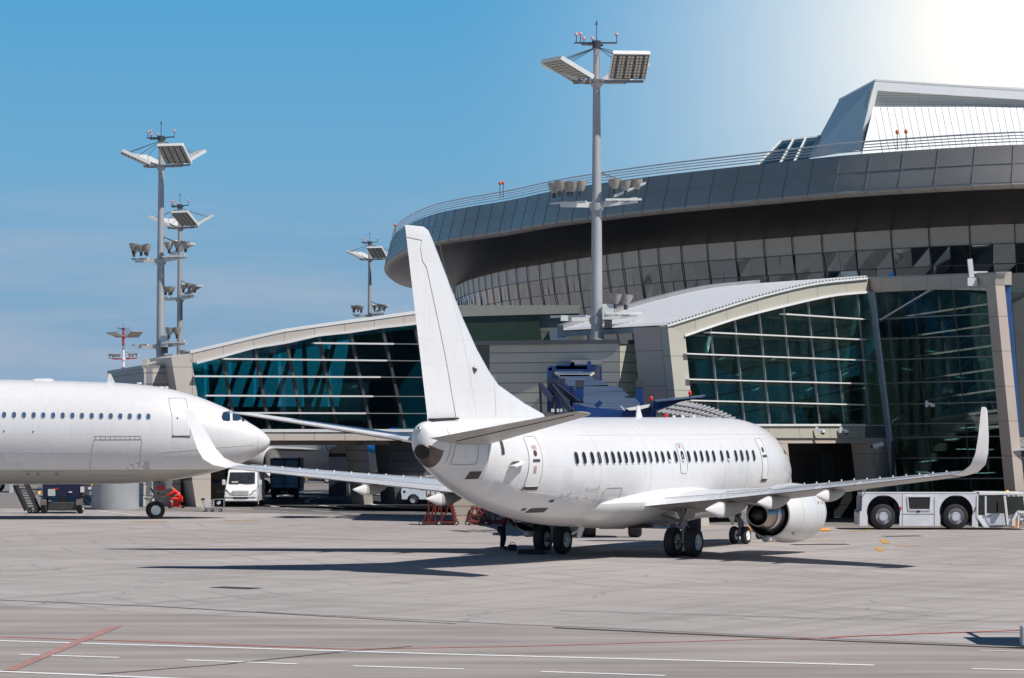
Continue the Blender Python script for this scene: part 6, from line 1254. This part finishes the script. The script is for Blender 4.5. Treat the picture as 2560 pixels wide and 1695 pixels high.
# ------------------------------------------------------------------ red stairs frames
RED2=M('dull_red_steps_paint',(.15,.018,.012),.6,0,.25,3)
def stairs(u0,u1,vb,vt,label,kind,legs):
    q=G((u0+u1)/2,vb); S=q.y/F; uc=(u0+u1)/2; X=lambda u:(u-uc)*S; Z=lambda v:H+(1043-v)*S
    t=thing('maintenance_steps',label,'steps',(q.x,q.y,0),0,'red wheeled maintenance steps'); m=MB()
    for (a,b,c,d,y) in legs: m.frust((X(a),y,Z(b)),(X(c),y,Z(d)),.035,.035,6)
    m.build('frame',RED2,t)
    MB().bar((X(u0),0,.14),(X(u1),0,.14),.1,.09).bar((X(u0),1.2,.14),(X(u1),1.2,.14),.1,.09).bar((X(u0+12),0,.14),(X(u0+12),1.2,.14),.08,.08).bar((X(u1-12),0,.14),(X(u1-12),1.2,.14),.08,.08).build('base',RED2,t)
    for u in (u0+3,(u0+u1)/2,u1-4):
        for y in (-.08,1.28): wheel(t,(X(u),y,.11),.11,.07)
    return t,X,Z
lg=[]
for y in (0,1.2): lg+=[(1071,1303,1071,1235,y),(1088,1303,1088,1245,y),(1105,1303,1100,1245,y),(1114,1285,1126,1245,y),(1126,1245,1138,1303,y),(1122,1245,1134,1303,y),(1074,1303,1086,1262,y),(1100,1302,1113,1283,y),(1071,1240,1126,1245,y),(1056,1305,1068,1280,y),(1086,1270,1108,1252,y),(1094,1280,1104,1250,y)]
for v in (1245,1262,1283): lg+=[]
t,X,Z=stairs(1050,1146,1313,0,'tall tangle of red wheeled maintenance steps, left of the two','a',lg)
m=MB()
for k in range(7): m.bar((X(1127+k*1.8),0,Z(1250+k*8)),(X(1127+k*1.8),1.2,Z(1250+k*8)),.2,.03)
m.build('tread',RED2,t)
m=MB()
for u in (1066,1076,1088,1105): m.frust((X(u),.3,Z(1240)),(X(u),.3,Z(1191)),.03,.03,6)
m.build('guard_rail_posts',RED2,t); MB().bar((X(1062),.3,Z(1190)),(X(1112),.3,Z(1190)),.05,.05).build('white_top_rail',WHITE,t); MB().box(X(1066),X(1126),0,1.2,Z(1242),Z(1240)).build('platform',RED2,t)
lg=[]
for y in (0,1.2): lg+=[(1165,1310,1180,1266,y),(1172,1310,1184,1266,y),(1176,1272,1212,1270,y),(1172,1288,1210,1287,y),(1190,1266,1197,1304,y),(1191,1266,1228,1310,y),(1212,1266,1200,1310,y),(1219,1266,1226,1304,y),(1168,1302,1226,1302,y),(1236,1304,1240,1276,y),(1240,1288,1262,1288,y),(1234,1303,1262,1303,y),(1174,1302,1192,1312,y),(1208,1302,1226,1312,y)]
t,X,Z=stairs(1166,1264,1313,0,'lower red wheeled maintenance steps, right of the two, half hidden by the belly','b',lg)
MB().box(X(1208),X(1222),0,1.2,Z(1277),Z(1272)).build('platform',RED2,t)
# red barriers beyond the belly
q=G(1670,1320); t=thing('barrier','low red and white barrier seen beyond the belly between the two main wheels','barrier',(q.x,q.y,0)); MB().box(-1.0,.6,0,.15,.08,.32).build('board',RED,t,bevel=.02); MB().box(-1.0,.6,-.02,.17,.0,.08).build('base',WHITE,t)
m=MB()
for k in range(4): m.prism([(-.85+k*.4,-.012,.1),(-.75+k*.4,-.012,.1),(-.68+k*.4,-.012,.3),(-.78+k*.4,-.012,.3)],(0,.01,0))
m.build('stripe',WHITE,t)
# tow bar at the nose wheel
q=G(1868,1352); t=thing('tow_bar','orange tow bar on small wheels beside the jet\'s nose wheel','tow bar',(q.x,q.y+1.2,0),R(20)); MB().frust((-.1,0,.42),(1.6,.2,.36),.12,.09,10).frust((1.6,.2,.36),(4,.4,.33),.06,.06,8).build('bar',YEL,t,smooth=40)
for y in (-.2,.25): wheel(t,(.75,y,.16),.16,.1)
# chocks
for i,(xx,yy,lb) in enumerate(((.75,-2.2,'dark wheel chock behind the nearer pair of main wheels'),(.72,3.1,'dark wheel chock by the farther pair of main wheels'))):
    a=Matrix.Rotation(TH,4,'Z')@Vector((xx if i==0 else -.75,yy,0)); t=thing('wheel_chock',lb,'chock',(X0J+a.x,Y0J+a.y,0),TH,'wheel chocks'); MB().prism([(-.14,-.5,0),(.14,-.5,0),(.03,-.5,.17),(-.03,-.5,.17)],(0,1.0,0)).build('block',BLACK,t); m=MB(); m.tube([(0,-.5,.1),(.1,-.6,.12),(0,-.7,.02)],.012,5); m.build('rope',GREYM,t)
# bollard lamp and yellow loader at the far stand
q=G(801,1203); S=q.y/F; t=thing('beacon_post','white post with round white head and orange lamp, beyond the road under the pier','post',(q.x,q.y,0)); MB().frust((0,0,0),(0,0,1.25),.07,.07,10).build('post',GALV,t); m=MB(); m.ball((0,0,1.45),.2,8); m.build('round_head',WHITE,t,smooth=60); MB().box(.18,.5,-.08,.08,1.4,1.52).build('orange_lamp',YEL,t)
m=MB(); m.frust((.1,.2,1.2),(.1,.2,2.9),.02,.02,5); m.ball((.1,.2,2.95),.1,5); m.build('marker_rod',RED,t)
q=G(800,1200); t=thing('belt_loader','yellow ground loader working under the distant airliner','loader',(q.x+.2,q.y-12,0)); MB().box(-1.6,1.6,0,1.6,.35,.95).build('body',M('dull_yellow_paint',(.40,.22,.03),.5,0,.3,3),t,bevel=.04); MB().bar((-1.4,.3,1.0),(1.5,.3,1.5),.8,.12).build('belt',DARKST,t)
for x_ in (-1.1,1.1): wheel(t,(x_,.0,.3),.3,.2)
q=G(820,1205); t=thing('ground_power_cart','low dark cart with white tanks beyond the road, right of the blue truck','cart',(q.x-.7,q.y+1,0)); MB().box(-1.3,1.0,0,.8,.2,.3).build('chassis',DARKST,t); MB().frust((-.7,.2,.45),(-.1,.2,.45),.12,.12,12).build('tank',GALV,t,smooth=40); MB().frust((.2,.2,.45),(.7,.2,.45),.12,.12,12).build('tank',GALV,t,smooth=40)
for x_ in (-1,.8): wheel(t,(x_,0,.16),.16,.1)
# dark bridge building behind the pier opening
q=P(850,1160,192); t=thing('boarding_bridge_tower','dark blue boarding bridge tower beyond the road, beside the supporting pier','boarding bridge',(q.x,192,0)); x0=(822-1280)/F*192; x1=(866-1280)/F*192
MB().box(x0-q.x,x1-q.x,0,3,0,P(840,1133,192).z).build('lower_shaft',M('dark_blue_shaft',(.035,.04,.065),.4,.1,.1),t); MB().box(x0-q.x+.08,x1-q.x+.1,-.1,3,P(840,1133,192).z,P(840,1120,192).z).build('collar',DKIN,t); MB().box(x0-q.x+.5,x1-q.x,.1,3,P(840,1120,192).z,5).build('upper_shaft',DKIN,t)
m=MB(); pts=[P(u,v,190)-Vector((q.x,192,0)) for u,v in ((813,1100),(814,1114),(820,1126),(830,1131))]; m.tube(pts,.03,6); m.build('hose',BLACK,t)
# ------------------------------------------------------------------ jet bridge
q=P(1460,1000,130); jb=thing('jet_bridge','blue jet bridge stepping down from the boarded block to the far side of the jet','jet bridge',(q.x,q.y,0))
BP=M('bridge_blue',(.012,.045,.17),.35,.1,.12,2); BRF=M('blue_grey_roof_sheet',(.14,.19,.29),.32,.35,.08,2)
def J(u,v,Y): return P(u,v,Y)
# portal at the wall
m=MB(); 
MB().prism([J(1373,922,141.4),J(1486,922,141.4),J(1486,1030,141.4),J(1373,1030,141.4)],(0,.4,0)).build('portal_inside',DKIN,jb,world=True)
for a,b in (((1372,921),(1488,921)),((1374,919),(1374,1030)),((1428,906),(1521,905)),((1520,904),(1520,965)),((1430,905),(1430,921)),((1390,917),(1470,917))): MB().bar(J(*a,141),J(*b,141),.22,.22,up=(0,1,0)).build('portal_frame',BP if a[1]>906 or a[0]==1430 else GREYM,jb,world=True)
MB().prism([J(1500,916,140.9),J(1519,916,140.9),J(1519,962,140.9),J(1500,962,140.9)],(0,.2,0)).build('portal_side',BP,jb,world=True)
MB().prism([J(1468,903,140.5),J(1478,903,140.5),J(1478,925,140.5),J(1468,925,140.5)],(0,.2,0)).build('hoist_post',BP,jb,world=True)
# stepped telescopic roofs: each next one larger and nearer
steps_=[((1386,930),(1486,930),(1475,936),(1400,936),140.8,140.2),((1395,941),(1480,941),(1490,953),(1408,956),140.2,138.6),((1408,953),(1505,952),(1520,962),(1425,965),138.6,136.5),((1430,966),(1540,966),(1560,976),(1442,979),136.5,134.2),((1445,979),(1560,979),(1572,990),(1452,991),134.2,132),((1452,991),(1585,990),(1596,1006),(1462,1007),132,129),((1434,1008),(1600,1006),(1585,1024),(1500,1026),129,126.5)]
for i,(a,b,c,d,Y1,Y2) in enumerate(steps_):
    s_=MB().prism([J(*a,Y1),J(*b,Y1),J(*c,Y2),J(*d,Y2)],(0,0,-.12)).build('roof_section',BRF if i else GALV,jb,world=True)
    e=J(*d,Y2)-J(*a,Y1); m=MB()
    for k in range(3): p0=J(*a,Y1).lerp(J(*d,Y2),(k+.5)/3); p1=J(*b,Y1).lerp(J(*c,Y2),(k+.5)/3); m.bar(p0+Vector((0,0,.03)),p1+Vector((0,0,.03)),.06,.04)
    m.build('roof_rib',BRF,s_,world=True)
    MB().prism([J(*d,Y2),J(*c,Y2),J(*c,Y2)-Vector((0,0,2.3)),J(*d,Y2)-Vector((0,0,2.3))],(0,.1,0)).build('tunnel_end',BP,jb,world=True)
    MB().prism([J(*a,Y1)-Vector((0,0,.1)),J(*d,Y2)-Vector((0,0,.1)),J(*d,Y2)-Vector((0,0,2.3)),J(*a,Y1)-Vector((0,0,2.3))],(.08,0,0)).build('tunnel_side',BP,jb,world=True)
    MB().prism([J(*b,Y1)-Vector((0,0,.1)),J(*c,Y2)-Vector((0,0,.1)),J(*c,Y2)-Vector((0,0,2.3)),J(*b,Y1)-Vector((0,0,2.3))],(-.08,0,0)).build('tunnel_side',BP,jb,world=True)
# side columns with grey caps
for u0,u1,v0,v1,Y in ((1440,1459,952,1001,131),(1590,1608,952,1008,131)):
    MB().prism([J(u0,v0+15,Y),J(u1,v0+15,Y),J(u1,v1+25,Y),J(u0,v1+25,Y)],(0,.4,0)).build('lift_column',BP,jb,world=True); MB().prism([J(u0-1,v0-2,Y-.02),J(u1+1,v0-2,Y-.02),J(u1+1,v0+16,Y-.02),J(u0-1,v0+16,Y-.02)],(0,.45,0)).build('column_cap',DARKST,jb,world=True)
# service stair on the left
for (a,b),(c,d) in (((1370,953),(1410,953)),((1372,955),(1430,1030)),((1350,962),(1382,1000)),((1392,965),(1450,1010))): MB().bar(J(a,b,131.5),J(c,d,129.5),.12,.24,up=(0,0,1)).build('stair_stringer',M('bridge_dark_blue',(.02,.025,.06),.5,.1,.1) if 'bridge_dark_blue' not in bpy.data.materials else bpy.data.materials['bridge_dark_blue'],jb,world=True)
for k in range(8): MB().bar(J(1390+k*7,967+k*5.4,132),J(1437+k*2.5,967+k*5.4,132),.3,.06).build('stair_tread',BP,jb,world=True)
MB().bar(J(1350,962,131.4),J(1353,1032,131.4),.1,.1).bar(J(1382,1000,131),J(1384,1032,131),.2,.2).build('stair_post',DARKST,jb,world=True)
for u in (1382,1396,1402,1414,1424,1432): MB().box(*sum([[c_-.07,c_+.07] for c_ in J(u,1026,130)],[])).build('junction_box',GALV,jb,world=True)
# cab beyond the jet
cb=MB().prism([J(1436,1010,126.5),J(1470,1018,126.2),J(1560,1026,126),J(1590,1020,126),J(1640,1012,126),J(1640,1060,126),J(1436,1060,126)],(0,2.5,0)).build('cab_wall',BP,jb,world=True)
MB().prism([J(1564,1021,125.5),J(1626,1010,125.5),J(1629,1016,125),J(1600,1024,124.8),J(1575,1026,125)],(0,1.2,0)).build('cab_rooflight',GALV,jb,world=True)
MB().bar(J(1552,1015,125.4),J(1562,1026,125.4),.06,.06).build('roof_rail',GALV,jb,world=True); MB().bar(J(1492,1006,125.4),J(1500,1015,125.4),.3,.3).build('roof_box',BP,jb,world=True)
MB().prism([J(1632,1003,124.5),J(1655,1000,124.5),J(1770,989,123.5),J(1772,991,123.5),J(1700,1005,124),J(1640,1026,124.5),J(1630,1040,124.5)],(0,2.2,0)).build('cab_hood',BP,jb,world=True)
m=MB()
for k in range(6): m.prism([J(1640+k*21,1002-k*2.1,123.6),J(1661+k*21,999.5-k*2.1,123.6),J(1661+k*21,1002.5-k*2.1,123.6),J(1640+k*21,1005-k*2.1,123.6)],(0,1.6,.05))
m.build('hood_slats',BRF,jb,world=True)
for u,v,lb in ((1628,998,'left'),(1725,984,'right')):
    q=J(u,v+4,124); t=thing('beacon','small red beacon on the jet bridge cab, %s one'%lb,'beacon',q,0,'red beacons on the jet bridge'); MB().frust((0,0,-.12),(0,0,.02),.04,.05,8).build('foot',DARKST,t); m=MB(); m.lathe((0,0,0),(0,0,1),[(0,.06),(.08,.075),(.16,.06),(.2,.001)],10); m.build('lamp',REDL,t,smooth=50)
# concertina canopy
ca_=tag(bpy.data.objects.new('canopy_hinge',None)) if False else None
m=MB(); m2=MB(); nb=15
cen=J(1690,1050,121.5)
for k in range(nb):
    a=k/(nb-1); 
    # outer top point of each rib runs along the arched back of the canopy
    ut=1712+ (1858-1712)*a; vt=1006+ 50*a**1.8
    ul=1645+(1800-1645)*a; vl=1030+ 24*a
    Pt=J(ut,vt,121.2+.0*a); Pl=J(ul,vl,120.6-.8*a*0); Pd=Pl-Vector((0,0,1.2))
    m.bar(Pd,Pl,.07,.07); m.bar(Pl,Pt,.07,.07)
    if k: m2.add([Pq[0],Pl,Pd,Pq[2]],[(0,1,2,3)]); m2.add([Pq[0],Pl,Pt,Pq[1]],[(0,1,2,3)])
    Pq=(Pl-Vector((.02,0,.04)),Pt-Vector((.02,0,.04)),Pd)
    Pq=(Pl+Vector((0,.05,-.04)),Pt+Vector((0,.05,-.04)),Pd+Vector((0,.05,0)))
cn=m2.build('canopy_fabric',M('grey_canopy_fabric',(.16,.16,.17),.7,0,.1),jb,world=True); m.build('canopy_rib',M('pale_canopy_rib',(.42,.42,.43),.4,.1,.05),cn,world=True)
m=MB(); 
for s_ in (.3,.62): 
    pts=[]
    for k in range(nb):
        a=k/(nb-1); Pt=J(1712+146*a,1006+50*a**1.8,121.2); Pl=J(1645+155*a,1030+24*a,120.6); pts.append(Pl.lerp(Pt,s_)+Vector((0,-.03,.04)))
    m.tube(pts,.03,5)
m.build('canopy_link',DARKST,cn,world=True)
MB().bar(J(1770,1044,120.8),J(1862,1060,120.8),.12,.12).build('canopy_lip',GREYM,cn,world=True)
# bogie of the bridge, seen under the belly
bx=G(1530,1343); 
MB().box(bx.x-.55,bx.x+.55,bx.y-.3,bx.y+.3,.35,1.1).build('bogie_beam',DARKST,jb,world=True,bevel=.05)
r_=jb.matrix_basis.inverted()
for dx in (-.95,.95): wheel(jb,r_@Vector((bx.x+dx,bx.y,.48)),.48,.55,ax=(1,0,0))
MB().frust((bx.x,bx.y+.1,1.0),(bx.x-.1,bx.y+1.5,3.6),.3,.3,12).build('bogie_leg',BP,jb,world=True)
for dx in (-.2,.25): MB().ball((bx.x+dx,bx.y-.32,.7),.05,5).build('marker_lamp',YEL if dx>0 else GALV,jb,world=True)
# ------------------------------------------------------------------ loader cut off at the right edge
q=G(2556,1622); t=thing('service_truck','grey service truck at the very right edge, barely in view beside its shadow','truck',(q.x,q.y,0))
MB().box(.0,1.0,0,.35,.06,.48).build('step_bumper',M('service_truck_grey',(.42,.44,.46),.4,0,.08),t,bevel=.02)
MB().box(1.0,6.0,0,2.3,.45,2.9).build('body',WHITE,t,bevel=.05); MB().box(1.15,5.9,-.01,0,1.3,1.34).build('body_stripe',GREYM,t)
m=MB(); m.bar((1.0,3.9,2.4),(3.5,3.9,2.4),.08,.08); m.bar((1.0,3.9,2.4),(1.0,3.9,.5),.08,.08); m.bar((1.5,3.9,2.4),(1.5,3.9,.5),.08,.08); m.bar((1.0,2.3,2.3),(1.0,3.9,2.3),.08,.08); m.build('guard_rail',LGREY,t)
for x_ in (1.8,5.2):
    for y_ in (.15,2.1): wheel(t,(x_,y_,.45),.45,.28)
